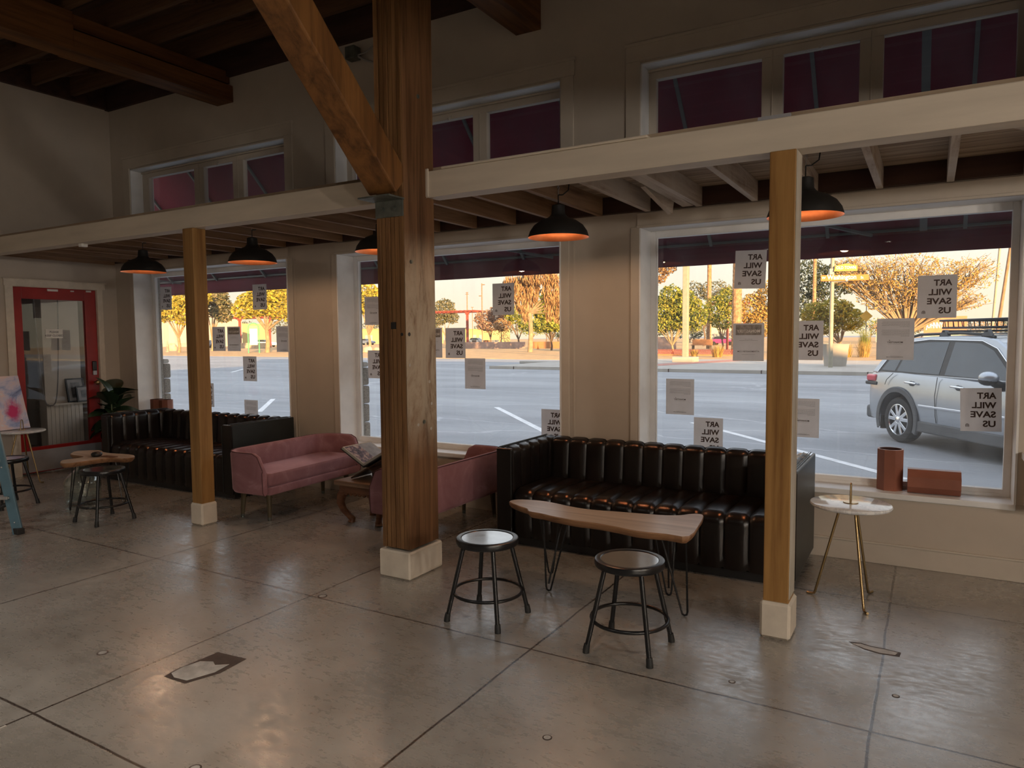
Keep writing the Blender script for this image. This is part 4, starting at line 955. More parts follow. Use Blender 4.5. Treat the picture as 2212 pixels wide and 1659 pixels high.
def poster(kind, x, z, lab, tilt=0, grp=None):
    p = MB().box(-.118,.118,-.0003,.0003,-.1475,.1475).build('poster', M['paper']); p.location = (x*K, 5.786, 1.6+(z-1.6)*K); p.rotation_euler = (0, tilt, 0)
    tag(p, lab, 'poster', {'A':'art will save us posters','M':'monastery flyers with a grey banner','L':'letters printed in small type on the glass'}[kind])
    if kind == 'A':
        for s_, zz, w_ in (('ART', .0765, .110), ('WILL', .012, .140), ('SAVE', -.0505, .145), ('US', -.1145, .073)):
            text_obj(s_, .057, M['ink'], p, (.086, -.0, zz), ROT, off=.032, width=w_)
        arch_logo(p, -.078, -.108, .018)
    elif kind == 'M':
        box('banner', -.098,.098,-.0008,.0006,.055,.135, M['banner'], p)
        text_obj('MONASTERY', .033, M['inkl'], p, (.0, 0, .074), ROT, off=.014, ext=.0012, align='CENTER', width=.175)
        bars(p, -.055,.055,.060,1,.006, M['inkl'], h=.0025, last=1)
        bars(p, -.03,.03,.022,1,.006, M['inkg'], last=1, seed=2); bars(p, -.07,.07,.012,1,.006, M['inkg'], last=1, seed=3)
        text_obj('ATTHEMONASTERY.COM', .0145, M['ink'], p, (.0, 0, -.078), ROT, off=.01, align='CENTER', width=.165)
        bars(p, -.05,.05,-.098,1,.006, M['inkg'], last=1, seed=4)
    else:
        bars(p, -.088,.088,.122,5,.0085, M['inkg'], last=.35, seed=5); bars(p, -.088,.088,.064,6,.0085, M['inkg'], last=.3, seed=6)
        text_obj('MONASTERY', .017, M['ink'], p, (.0, 0, -.028), ROT, off=.014, align='CENTER', width=.098)
        arch_logo(p, -.035, -.009, .006)
        bars(p, -.045,.045,-.036,1,.006, M['inkg'], h=.001, last=1, seed=7)
        text_obj('ATTHEMONASTERY.COM', .0075, M['ink'], p, (.0, 0, -.130), ROT, off=.008, align='CENTER', width=.105)
        bars(p, -.03,.03,-.120,1,.006, M['inkg'], h=.001, last=1, seed=8)
    return p
M['banner'] = mat('grey_banner_print', (.24,.22,.21), .8, var=.5, scale=30)
for kd, x, z, lab in (
 ('A',-8.609,2.132,'art will save us poster at the upper left corner of the left window'),
 ('A',-6.834,2.089,'art will save us poster high on the left window under the second pendant'),
 ('A',-7.589,1.600,'art will save us poster just right of the slim left post, beside a flyer'),
 ('M',-7.311,1.599,'grey-banner flyer on the left window beside an art poster'),
 ('L',-6.452,1.592,'small-type letter cut by the pillar at the right edge of the left window'),
 ('A',-7.042,1.240,'art will save us poster in the middle of the left window'),
 ('A',-7.839,0.898,'art will save us poster partly behind the slim left post, above the sofa'),
 ('L',-7.042,0.715,'small-type letter low on the left window, half behind the black sofa'),
 ('L',-5.094,1.883,'small-type letter left of the thick column, above an art poster'),
 ('A',-5.064,1.318,'art will save us poster left of the thick column, beneath a letter'),
 ('A',-3.491,1.954,'art will save us poster high on the centre window against the sky'),
 ('M',-4.325,1.544,'grey-banner flyer half hidden behind the thick column'),
 ('A',-4.046,1.541,'art will save us poster right of the thick column, next to a half-hidden flyer'),
 ('L',-3.818,1.243,'small-type letter in the middle of the centre window'),
 ('A',-2.972,0.782,'art will save us poster low in the right corner of the centre window'),
 ('A',-1.233,2.110,'art will save us poster high on the right window, left of the slim right post'),
 ('M',-1.240,1.542,'grey-banner flyer on the right window, left of the slim right post'),
 ('A',-0.813,1.553,'art will save us poster half behind the right edge of the slim right post'),
 ('A',0.032,1.855,'art will save us poster above the silver car roof'),
 ('L',-0.218,1.560,'small-type letter over the rear of the silver car'),
 ('L',-1.787,1.090,'small-type letter above the right black sofa, over the asphalt'),
 ('A',-1.549,0.777,'art will save us poster cut off by the back of the right black sofa'),
 ('L',-0.830,0.962,'small-type letter low beside the slim right post'),
 ('A',0.311,1.075,'art will save us poster over the front door of the silver car')):
    poster(kd, x, z, lab, {-1.233:.03, .311:-.03, -8.609:.02}.get(x, 0))

# ================================================================ OUTSIDE THE WALL
def pier(x0, x1, lab):
    p = empty('stone_pier', ((x0+x1)/2, 5.9, -.12)); tag(p, lab, 'stone pier', 'rough stone piers between the shop windows'); h = (x1-x0)/2
    MB().box(-h, h, -.058, -.015, 0, 2.7).build('upper_veneer', M['stone'], p, bevel=.004)
    random.seed(int(x0*7)); 
    for k in range(7):
        j = random.uniform(-.006,.006)
        MB().box(-h-.006+j, h+.006+j, -.0145, .085+random.uniform(-.008,.012), k*.20+.004, k*.20+.196).build('split_face_block', M['stone'], p, bevel=.022, seg=3)
    MB().box(-h-.0, h+.0, -.0145, .075, 1.402, 1.455).build('cap', M['stucco'], p, bevel=.02, seg=3)
pier(-6.02,-5.30,'rough stone pier outside between the left and centre windows'); pier(-2.73,-2.03,'rough stone pier outside between the centre and right windows'); pier(-9.3,-8.80,'rough stone pier outside at the left end of the left window'); pier(.50,2.4,'rough stone pier outside right of the right window')
# awning
aw = empty('awning', (-3,6,0)); tag(aw, 'long maroon canvas awning on grey pipes outside above all the windows', 'awning')
YA, ZA = 7.6, 2.56
sl = MB(); sl.box(-14,8,0,.004,0,.004); sl.v = []; sl.f = []; sl.m = []
nx = 60
def can(u, v_): 
    x = -14+22*u; y = 5.86+(YA-5.86)*v_; z = 4.35+(ZA-4.35)*v_ - .03*math.sin(PI*v_)*(.5+.5*math.cos(2*PI*(x+14)/1.1)); return (x+3, y-6, z)
sl.grid(can, 120, 6)
o = sl.build('canopy', M['fabric'], aw, smooth=60); md = o.modifiers.new('thick', 'SOLIDIFY'); md.thickness = .004
va = MB(); va.grid(lambda u, v_: (-11+22*u, YA-6+.012*math.sin(u*97)*v_, ZA-.225*v_), 160, 3)
o = va.build('valance', M['fabric'], aw, smooth=60); md = o.modifiers.new('thick', 'SOLIDIFY'); md.thickness = .004
sl = MB(); sl.box(-10.99,10.99,YA-6-.035,YA-6-.01,ZA-.02,ZA+.005); sl.build('front_pipe', M['pipe'], aw, bevel=.005)
k = 0
for x in [-13.2+1.12*i for i in range(19)]:
    MB().beam((x+3,5.88-6,4.30),(x+3,YA-6-.03,ZA-.03),.03,.03).build('rafter_pipe', M['pipe'], aw)
for x in (-12.1,-8.6,-5.2,-1.85,1.6):
    MB().beam((x+3,5.88-6,2.78),(x+3+1.35,YA-6-.03,ZA-.04),.025,.025).build('cross_brace', M['pipe'], aw)
MB().box(-13+3-.03+12.62,-13+3+.03+12.62,-.12,-.06,2.5,4.3).build('wall_bracket', M['pipe'], aw)
for x in (-.08,):
    MB().beam((x+3,YA-6-.05,ZA-.02),(x+3,5.98-6,3.9),.06,.04).build('rafter_channel', M['pipe'], aw)
MB().beam((-11,-.1,2.70),(11,-.1,2.70),.03,.03).build('back_pipe', M['pipe'], aw)

# ---- ground
def asphalt():
    m, t, b = newmat('old_asphalt')
    n1 = noise(t, .22, 8, .65, stretch=(.5,1.6,1)); n2 = noise(t, 40, 4, .7)
    r = ramp(t, n1.outputs[0], [(.3,(.20,.205,.215)), (.5,(.265,.27,.28)), (.7,(.34,.345,.35))])
    r2 = ramp(t, n2.outputs[0], [(.3,(.85,.85,.85)), (.7,(1.08,1.08,1.08))])
    mx = node(t, 'ShaderNodeMix', data_type='RGBA', blend_type='MULTIPLY'); mx.inputs[0].default_value = .7; t.links.new(r.outputs[0], mx.inputs[6]); t.links.new(r2.outputs[0], mx.inputs[7])
    # sealed cracks
    v_ = node(t, 'ShaderNodeTexVoronoi', feature='DISTANCE_TO_EDGE'); v_.inputs['Scale'].default_value = .22
    c = node(t, 'ShaderNodeTexCoord'); mp = node(t, 'ShaderNodeMapping'); mp.inputs['Scale'].default_value = (.55,1.5,1); mp.inputs['Rotation'].default_value = (0,0,.25)
    nn = noise(t, .8, 4, .6); av = node(t, 'ShaderNodeVectorMath', operation='ADD'); t.links.new(c.outputs['Object'], mp.inputs[0]); t.links.new(mp.outputs[0], av.inputs[0]); t.links.new(nn.outputs['Color'], av.inputs[1]); t.links.new(av.outputs[0], v_.inputs['Vector'])
    r3 = ramp(t, v_.outputs['Distance'], [(0,(1,1,1)), (.005,(.8,.8,.8)), (.012,(0,0,0))])
    m2 = node(t, 'ShaderNodeMix', data_type='RGBA'); t.links.new(r3.outputs[0], m2.inputs[0]); t.links.new(mx.outputs[2], m2.inputs[6]); m2.inputs[7].default_value = (.37,.37,.38,1)
    t.links.new(m2.outputs[2], b.inputs['Base Color']); b.inputs['Roughness'].default_value = .8; b.inputs['Specular IOR Level'].default_value = .3
    bump(t, b, n2.outputs[0], .3, .01); return m
M['asphalt'] = asphalt()
M['concrete'] = mat('sidewalk_concrete', (.34,.31,.27), .85, var=.1, scale=1.2, bmp=.2)
M['brick'] = mat('brick_paving', (.36,.16,.12), .85, var=.2, scale=8)
M['dirt'] = mat('gravel_ground', (.42,.26,.115), .95, var=.22, scale=.8, bmp=.3)
M['paintl'] = mat('road_paint', (.62,.62,.62), .7, var=.15, scale=6)
G = -.12
gr = struct(box('asphalt_lot', -260, 160, YO+.001, 700, G-.3, G, M['asphalt']))
def strip(name, pts, w, m_, par, z=.004):
    for i in range(len(pts)-1):
        a = Vector((*pts[i],0)); b = Vector((*pts[i+1],0)); d_ = (b-a).normalized(); n_ = Vector((-d_.y,d_.x,0))*w/2
        MB().add([(a+n_), (a-n_), (b-n_), (b+n_), (a+n_)+Vector((0,0,z)), (a-n_)+Vector((0,0,z)), (b-n_)+Vector((0,0,z)), (b+n_)+Vector((0,0,z))], []) if 0 else None
        q = MB(); q.add([tuple(v_+Vector((0,0,G+.0005))) for v_ in (a+n_, a-n_, b-n_, b+n_)]+[tuple(v_+Vector((0,0,G+z))) for v_ in (a+n_, a-n_, b-n_, b+n_)], [(0,1,2,3),(7,6,5,4),(0,4,5,1),(1,5,6,2),(2,6,7,3),(3,7,4,0)])
        q.build(name, m_, par)
for a, b in (((-13.57,11.46),(-16.11,14.11)), ((-9.1,14.83),(-4.9,10.2)), ((-25.5,27),(-30,33)), ((-4.0,13.9),(-.2,9.55)), ((-20.5,25.5),(-17.2,21.0)), ((-36,30),(-31,24.5)), ((-3,9.2),(1.5,4.9+4))):
    strip('painted_line', [a, b], .13, M['paintl'], gr)
sw = struct(MB().box(-20.5, 60, 32.7, 33.0, G, G+.15).box(-20.5,60,33.0,47,G,G+.14).build('sidewalk', M['concrete']))
for k in range(14): box('curb_joint', -19+k*4.2,-18.96+k*4.2,32.68,33.02,G,G+.152, M['ledger'], sw)
q = MB(); q.add([(-14.5,33.2,G+.142),(-12.9,33.2,G+.142),(-9.2,47,G+.142),(-10.8,47,G+.142),(-14.5,33.2,G+.146),(-12.9,33.2,G+.146),(-9.2,47,G+.146),(-10.8,47,G+.146)], [(0,3,2,1),(4,5,6,7),(0,1,5,4),(1,2,6,5),(2,3,7,6),(3,0,4,7)]); q.build('brick_band', M['brick'], sw)
struct(box('planting_ground', -260,160,47.01,400,G,G+.02, M['dirt']))
struct(box('dirt_verge', -260,-22,62,47.005+0 if 0 else 47.006,G,G+.05, M['dirt'])) if 0 else None
# helper: metres per pixel at column px, distance Y
def mpp(px_, Y): 
    x, _ = at(px_, Y); return (Y*.8617 - x*.503)/1546.6
GZ = G+.02
def cyl_pole(name, px_, Y, py_top, wpx, m_, lab, cat, base=None, lean=0, group=None, square=False, z0=GZ):
    x, _ = at(px_, Y); zt = at(px_, Y, py=py_top)[1]; r = wpx*mpp(px_, Y)/2
    p = empty(name, (x, Y, z0)); tag(p, lab, cat, group)
    if square: MB().box(-r*.8,r*.8,-r*.8,r*.8,0,zt-z0).build('pole', m_, p, bevel=r*.15)
    else: MB().tube([(0,0,0),(lean*(zt-z0),0,zt-z0)], [r, r*.85], 12).build('pole', m_, p, smooth=50)
    return p, x, zt, r
M['polew'] = mat('pale_pole_paint', (.27,.25,.19), .6); M['palm'] = mat('palm_bark', (.28,.17,.09), .9, var=.5, scale=5, bmp=.9, bscale=18, bd=.05)
M['telegraph'] = mat('telegraph_wood', (.22,.14,.085), .85, var=.2, scale=3)
p, x, zt, r = cyl_pole('light_pole', 1481, 41.8, 500, 15, M['polew'], 'square pale light pole on a concrete base beyond the lot, centre of the right window', 'light pole', square=True, z0=G+.14)
MB().box(-.62,.62,-.62,.62,0,.30).build('concrete_base', M['concrete'], p, bevel=.02)
p, x, zt, r = cyl_pole('street_sign_pole', 1795, 37.0, 480, 9, M['polew'], 'slim pole carrying orange and gold street signs in front of the golden tree', 'sign pole', z0=G+.14)
M['orange'] = mat('orange_sign', (.50,.13,.012), .6); M['gold'] = mat('gold_sign', (.36,.21,.03), .6); M['steelb'] = mat('dark_band', (.18,.20,.22), .5)
mp_ = mpp(1795, 37.0)
zs = at(1795, 37, py=601)[1]-(G+.14)
sgn = empty('street_sign', (x-.0, 36.80, zs+G+.14), .30); tag(sgn, 'orange street sign reading W Washington St on the slim pole', 'street sign')
MB().box(-.48,1.6,-.02,.02,-.15,.13).build('sign_board', M['orange'], sgn, bevel=.01)
M['signw'] = mat('sign_letter_white', (.95,.93,.88), .5)
text_obj('W', .16, M['signw'], sgn, (-.44,-.021,-.05), (PI/2,0,0), off=.01, ext=.002)
text_obj('Washington', .30, M['signw'], sgn, (-.20,-.021,-.075), (PI/2,0,0), off=.015, ext=.002, width=1.26)
text_obj('BOULEVARD', .07, M['signw'], sgn, (1.12,-.021,.04), (PI/2,0,0), off=.01, ext=.002, width=.42) if 0 else None
text_obj('St', .16, M['signw'], sgn, (1.24,-.021,-.07), (PI/2,0,0), off=.01, ext=.002)
zo = at(1795, 37, py=580)[1]
s2 = empty('old_town_sign', (x, 36.80, zo), .30); tag(s2, 'gold Old Town sign above the orange street sign', 'street sign')
q = MB(); q.prism([(.08,-.16),(1.10,-.16),(1.10,.10),(.62,.20),(.14,.10)], -.02, .02, M=Matrix.Rotation(PI/2,4,'X')); q.build('sign_board', M['gold'], s2)
text_obj('OLD TOWN', .19, M['signw'], s2, (.18,-.021,-.06), (PI/2,0,0), off=.015, ext=.002, width=.84)
MB().box(-.09,.09,.05,.30,-.30,-.02).build('pole_band', M['steelb'], s2)
MB().beam((0,.1,-.19),(.62,.1,-.15),.05,.05).ball((.66,.1,-.14),.09,.07,.07,12,8).build('sign_bracket', M['steelb'], sgn)
# planter
xp, _ = at(1805, 38.6); pl_ = MB().lathe([(.0001,0),(.50,0),(.62,1.05),(.66,1.10),(.60,1.10),(.55,.95),(.0001,.95)], 28, (xp,38.6,G+.14)).build('concrete_planter', M['concrete'], smooth=40); tag(pl_, 'tapered pale concrete planter behind the street sign pole', 'planter')
p, x, zt, r = cyl_pole('warning_sign_pole', 1870, 62, 640, 2.2, M['polew'], 'thin pole with a yellow diamond warning sign', 'sign pole')
zz = at(1870,62,py=683)[1]-GZ
M['yellow'] = mat('yellow_sign', (.55,.38,.05), .5)
MB().prism([(-.45,0),(0,-.45),(.45,0),(0,.45)], -.01,.01, M=Matrix.Translation((0,-.06,zz))@Matrix.Rotation(PI/2,4,'X')).build('diamond_sign', M['yellow'], p)
# tall far poles
def lampost(px_, Y, top, lab, arms, wpx=2.6):
    p, x, zt, r = cyl_pole('parking_light', px_, Y, top, wpx, M['telegraph'], lab, 'light pole'); s_ = mpp(px_, Y)
    for (dx_, py_) in arms:
        z_ = at(px_,Y,py=py_)[1]-GZ; MB().box(min(0,dx_*s_),max(0,dx_*s_),-.15,.15,z_-.8*s_,z_+.8*s_).build('lamp_head', M['telegraph'], p)
lampost(1042, 120, 612, 'tall parking light with two heads beside the high centre poster', [(7,615),(-7,639)])
lampost(932, 120, 652, 'short parking light at the left of the distant round tree', [(6,652)], 1.6)
p, x, zt, r = cyl_pole('utility_pole', 1010, 150, 631, 2.4, M['telegraph'], 'distant utility pole with insulators above the pergola', 'utility pole'); s_ = mpp(1010,150)
MB().box(-4*s_,4*s_,-.1,.1,zt-GZ-5*s_,zt-GZ-4*s_).box(-3*s_,3*s_,-.1,.1,zt-GZ-1.5*s_,zt-GZ-.6*s_).build('cross_arm', M['telegraph'], p)
p, x, zt, r = cyl_pole('utility_pole', 1021, 160, 663, 1.6, M['telegraph'], 'shorter distant pole right of the utility pole above the pergola', 'utility pole'); s_ = mpp(1021,160)
MB().box(-3*s_,3*s_,-.1,.1,zt-GZ-1*s_,zt-GZ).build('cross_arm', M['telegraph'], p)
p, x, zt, r = cyl_pole('leaning_pole', 2148, 70, 470, 7, M['telegraph'], 'leaning orange-lit wooden utility pole above the car roof rack', 'utility pole', lean=.10)
p, x, zt, r = cyl_pole('leaning_pole', 2139, 75, 470, 5, M['polew'], 'pale utility pole close beside the leaning orange one', 'utility pole', lean=.05)
wr = MB()
for py_ in (0, 1): pass
# palm trunks
def palmtrunk(px_, Y, py_top, w, lab, py_base=None):
    x, _ = at(px_, Y); zt = at(px_, Y, py=py_top)[1]; s_ = mpp(px_, Y); n = 60; pts = []; rs = []
    for k in range(n+1):
        z = GZ+(zt-GZ)*k/n; pts.append((x, Y, z)); rs.append(w*s_/2*(1.15-.3*k/n)*(1+.05*(k%2)))
    o = MB().tube(pts, rs, 14).build('palm_trunk', M['palm']); tag(o, lab, 'palm tree')
palmtrunk(1531, 88, 480, 9, 'slim palm trunk against the sky left of the high poster')
palmtrunk(1591, 60, 470, 19, 'thick rough palm trunk behind the grey-banner flyer in the right window')
palmtrunk(1757, 75, 480, 7.5, 'slim orange palm trunk just right of the slim right post')
# ---- trees
def foliage_mat(name, stops):
    m, t, b = newmat(name); oi = node(t, 'ShaderNodeNewGeometry'); r = ramp(t, oi.outputs['Random Per Island'], stops)
    t.links.new(r.outputs[0], b.inputs['Base Color']); b.inputs['Roughness'].default_value = .7; b.inputs['Specular IOR Level'].default_value = .2
    tl = node(t, 'ShaderNodeBsdfTranslucent'); t.links.new(r.outputs[0], tl.inputs[0]); mx = node(t, 'ShaderNodeMixShader'); mx.inputs[0].default_value = .3
    t.links.new(b.outputs[0], mx.inputs[1]); t.links.new(tl.outputs[0], mx.inputs[2]); t.links.new(mx.outputs[0], t.nodes['Material Output'].inputs[0]); return m
FM = {'yellow': foliage_mat('yellow_leaves', [(0,(0.155,0.155,0.024)), (.4,(0.325,0.279,0.039)), (1,(0.511,0.388,0.062))]),
      'green': foliage_mat('citrus_leaves', [(0,(0.054,0.085,0.019)), (.45,(0.170,0.201,0.031)), (1,(0.403,0.356,0.070))]),
      'dull': foliage_mat('dull_leaves', [(0,(0.062,0.074,0.037)), (.5,(0.136,0.136,0.074)), (1,(0.248,0.211,0.124))]),
      'orange': foliage_mat('orange_leaves', [(0,(0.14,0.075,0.035)), (.5,(0.27,0.16,0.075)), (1,(0.42,0.28,0.14))]),
      'dark': foliage_mat('evergreen_leaves', [(0,(0.022,0.031,0.015)), (.5,(0.043,0.062,0.031)), (1,(0.105,0.112,0.062))]),
      'pink': foliage_mat('pinkish_leaves', [(0,(0.161,0.093,0.062)), (.5,(0.279,0.167,0.112)), (1,(0.384,0.260,0.174))]),
      'gold': foliage_mat('golden_leaves', [(0,(0.236,0.136,0.031)), (.5,(0.384,0.248,0.062)), (1,(0.508,0.372,0.124))])}
M['bark'] = mat('tan_bark', (.25,.18,.11), .9, var=.3, scale=3, bmp=.4)  # lighter tan of the two bark colours
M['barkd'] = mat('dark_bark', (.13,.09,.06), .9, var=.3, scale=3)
def leaves(cs, n, size, fm, par, drop=0, name='foliage', seed=0):
    rr_ = random.Random(seed); b = MB(); tot = sum(c[3]*c[5] for c in cs)
    for c in cs:
        k = int(n*c[3]*c[5]/tot)
        for _ in range(k):
            while True:
                u = Vector((rr_.uniform(-1,1), rr_.uniform(-1,1), rr_.uniform(-1,1)))
                if .15 < u.length < 1: break
            u = u.normalized()*(u.length**.6)*(1+.12*math.sin(u.x*9+c[0])*math.cos(u.z*8+c[2]))
            p_ = Vector((c[0]+u.x*c[3], c[1]+u.y*c[4], c[2]+u.z*c[5]))
            a = Vector((rr_.gauss(0,1), rr_.gauss(0,1), rr_.gauss(0,.7))).normalized(); d_ = a.orthogonal().normalized()
            s1 = size*rr_.uniform(.6,1.25); s2 = s1*.55
            if drop: a = Vector((rr_.gauss(0,.25), rr_.gauss(0,.25), -1)).normalized(); s1 *= drop; s2 = size*.35; d_ = a.orthogonal().normalized()
            b.add([p_-a*s1*.5, p_+d_*s2*.5, p_+a*s1*.5, p_-d_*s2*.5], [(0,1,2,3)])
    return b.build(name, fm, par)
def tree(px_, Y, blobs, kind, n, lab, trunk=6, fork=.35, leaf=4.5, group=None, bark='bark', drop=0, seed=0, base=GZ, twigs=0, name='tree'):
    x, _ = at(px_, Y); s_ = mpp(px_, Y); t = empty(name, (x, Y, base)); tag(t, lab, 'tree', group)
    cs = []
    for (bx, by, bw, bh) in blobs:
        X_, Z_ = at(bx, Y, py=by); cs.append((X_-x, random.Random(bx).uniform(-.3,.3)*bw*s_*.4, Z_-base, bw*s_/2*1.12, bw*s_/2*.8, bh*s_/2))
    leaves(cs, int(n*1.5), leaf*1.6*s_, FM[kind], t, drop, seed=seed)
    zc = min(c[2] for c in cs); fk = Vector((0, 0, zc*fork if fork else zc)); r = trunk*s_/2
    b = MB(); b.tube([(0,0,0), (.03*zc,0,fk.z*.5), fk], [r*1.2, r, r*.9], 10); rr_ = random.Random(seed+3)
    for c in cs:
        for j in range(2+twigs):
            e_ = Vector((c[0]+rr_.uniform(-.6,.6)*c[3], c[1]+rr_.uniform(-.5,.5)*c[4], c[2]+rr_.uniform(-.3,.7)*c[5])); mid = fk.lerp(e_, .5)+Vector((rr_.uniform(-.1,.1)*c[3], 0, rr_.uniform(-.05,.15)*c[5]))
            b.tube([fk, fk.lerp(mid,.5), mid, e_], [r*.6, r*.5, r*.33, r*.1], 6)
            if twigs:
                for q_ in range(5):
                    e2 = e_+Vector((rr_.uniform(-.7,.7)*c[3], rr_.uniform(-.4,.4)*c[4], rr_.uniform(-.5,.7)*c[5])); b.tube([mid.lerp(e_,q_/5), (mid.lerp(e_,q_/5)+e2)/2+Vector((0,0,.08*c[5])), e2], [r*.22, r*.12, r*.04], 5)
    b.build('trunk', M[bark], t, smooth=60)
    return t
tree(386, 58, [(372,658,75,70),(405,672,70,62),(352,672,50,50),(430,640,60,50)], 'yellow', 2600, 'yellow-leaved tree at the left edge of the left window', seed=1)
tree(458, 66, [(462,655,60,62),(486,672,46,50),(470,640,60,40)], 'dull', 1600, 'duller green tree just right of the slim left post', trunk=5, seed=2)
tree(577, 60, [(525,668,60,44),(560,655,80,58),(605,655,70,70),(590,632,90,50),(632,672,50,50),(528,650,40,35)], 'yellow', 4200, 'bright yellow tree with a forked sunlit trunk in the left window', trunk=9, seed=3, fork=.55)
tree(797, 66, [(785,640,60,80),(812,655,60,60),(845,640,60,60)], 'yellow', 1900, 'yellow tree left of the thick column in the centre window', seed=4)
tree(962, 130, [(962,668,46,44),(950,690,34,26),(976,686,28,26)], 'dull', 1200, 'round distant tree above the pergola, right of the thick column', trunk=3, leaf=3.4, seed=5)
tree(1060, 100, [(1045,688,46,36),(1072,678,44,34),(1058,705,50,22)], 'pink', 1500, 'low pinkish tree behind the benches in the centre window', trunk=3.5, seed=6, leaf=3.2, bark='barkd')
tree(1082, 92, [(1084,702,38,28)], 'orange', 420, 'slim young tree with orange leaves behind the low wall', trunk=2.4, fork=.9, seed=7, leaf=3)
tree(1120, 95, [(1112,680,40,40),(1140,702,44,26),(1095,665,24,40)], 'green', 1300, 'green tree left of the big hanging tree in the centre window', trunk=4, seed=8, leaf=3.4, bark='barkd')
tree(1145, 68.4, [(1112,612,50,26),(1128,640,34,74),(1150,625,34,70),(1193,628,38,64),(1205,660,28,74),(1170,600,80,34),(1136,672,20,48),(1186,670,18,50)], 'orange', 2300, 'tall tree with hanging orange foliage and a thick pale trunk', trunk=10, drop=2.0, seed=9, fork=.95, leaf=4.0)
tree(1191, 77, [(1172,672,44,50),(1200,684,48,52),(1185,705,66,26),(1182,648,32,36)], 'green', 2600, 'wide low green tree with a branching trunk at the right of the centre window', trunk=4, seed=10, bark='barkd', fork=.35, twigs=1)
tree(1452, 60, [(1428,672,60,68),(1448,650,50,70),(1430,700,62,36),(1470,696,60,40),(1478,660,56,70),(1500,680,52,66),(1404,690,40,56)], 'green', 5200, 'yellow-green citrus tree behind the square light pole', trunk=5, seed=11, fork=.3, leaf=4.2)
tree(1412, 66, [(1412,592,56,44),(1440,580,40,26)], 'orange', 800, 'orange foliage at the upper left corner of the right window', trunk=4, seed=12, fork=1, leaf=4, bark='barkd')
tree(1560, 78, [(1548,668,50,60),(1572,650,46,60),(1560,695,50,36)], 'green', 2000, 'green tree between the two palm trunks', trunk=4, seed=13, bark='barkd', leaf=3.6)
tree(1520, 110, [(1500,632,50,50),(1545,628,60,46),(1570,640,50,40)], 'dull', 1300, 'hazy tree further back between the light pole and the slim palm', trunk=4, seed=14, leaf=3.2, bark='barkd')
tree(1640, 66, [(1625,668,60,70),(1655,650,50,80),(1640,700,70,60)], 'gold', 2600, 'golden tree just left of the slim right post', trunk=5, seed=15, leaf=3.8, twigs=1)
tree(1750, 100, [(1748,600,70,90),(1790,610,80,80),(1745,660,60,60),(1830,600,60,70)], 'dark', 3600, 'dark evergreen tree behind the slim orange palm trunk', trunk=6, seed=16, leaf=3.6, bark='barkd')
tree(1815, 66, [(1760,680,50,56),(1800,672,60,56),(1835,690,56,46),(1780,705,70,36),(1826,665,30,30)], 'yellow', 4200, 'yellow-green bush-like tree behind the street sign pole', trunk=5, seed=17, leaf=4)
tree(1958, 60, [(1880,592,120,80),(1960,590,130,90),(2040,600,120,80),(1920,640,120,70),(2000,640,110,60),(2100,590,90,70),(1830,590,70,70),(2080,650,80,40)], 'gold', 5600, 'large golden tree with a tangle of bare branches behind the silver car', trunk=11, seed=18, fork=.42, twigs=9, leaf=3.0)
tree(2060, 130, [(2010,700,120,24),(2100,702,120,26),(1940,705,110,30)], 'orange', 1400, 'low orange shrubs behind the car roof', trunk=2, seed=19, leaf=2.8)
bk_ = [(380,702,100,30,'dull'),(450,700,90,30,'green'),(880,705,90,34,'dull'),(1080,705,110,36,'dull'),(1180,700,90,40,'green'),(1450,700,110,50,'green'),(1530,705,90,40,'dull'),(1700,700,120,60,'dark'),(1800,700,120,50,'dark'),(1990,700,140,30,'orange'),(930,715,40,22,'dull'),(990,722,50,20,'dull'),(1150,712,60,26,'green'),(1205,716,40,30,'dark'),(1420,712,50,30,'dark'),(1490,722,50,24,'dull'),(1620,718,60,36,'dull'),(1880,708,70,36,'green'),(1950,712,60,30,'dull'),(2150,712,80,30,'dull'),(2200,700,60,40,'dark'),(520,712,60,30,'dull'),(610,708,60,34,'dull'),(800,712,60,34,'dull')]
bk_.sort()
def wname(a): return ('left', 0) if a < 640 else ('centre', 1) if a < 1300 else ('right', 2)
cnt = {}
for i, (a, b, w_, h_, kd) in enumerate(bk_):
    wn_ = wname(a)[0]; cnt[wn_] = cnt.get(wn_, 0)+1
    tree(a, 122+(i*37 % 95), [(a,b,w_,h_),(a+w_*.3,b-4,w_*.6,h_)], kd, 500, 'distant hazy tree on the horizon in the %s window, %s from its left' % (wn_, ORD[cnt[wn_]-1]), trunk=2, seed=30+i, leaf=2.6, group='distant trees along the horizon', bark='barkd', base=GZ)
# grasses and shrubs
def tuft(px_, Y, w, h, lab, kd='gold', n=260, seed=0):
    x, _ = at(px_, Y); s_ = mpp(px_, Y); rr_ = random.Random(seed); b = MB()
    for k in range(n):
        a = rr_.uniform(0,2*PI); r0 = rr_.uniform(0,.25)*w*s_; r1 = rr_.uniform(.1,.5)*w*s_; hh = h*s_*rr_.uniform(.5,1)
        p0 = Vector((math.cos(a)*r0, math.sin(a)*r0, 0)); p1 = Vector((math.cos(a)*r1, math.sin(a)*r1, hh)); sd = Vector((-math.sin(a)+.3, math.cos(a), 0))*.55*s_
        b.add([p0-sd, p0+sd, p1], [(0,1,2)])
    o = b.build('ornamental_grass', FM[kd]); o.location = (x, Y, GZ); tag(o, lab, 'grass tuft')
tuft(1550, 55.6, 42, 32, 'golden grass tuft in front of the lattice fence', seed=1); tuft(1500, 57, 26, 18, 'smaller golden grass tuft right of the square light pole', seed=2)
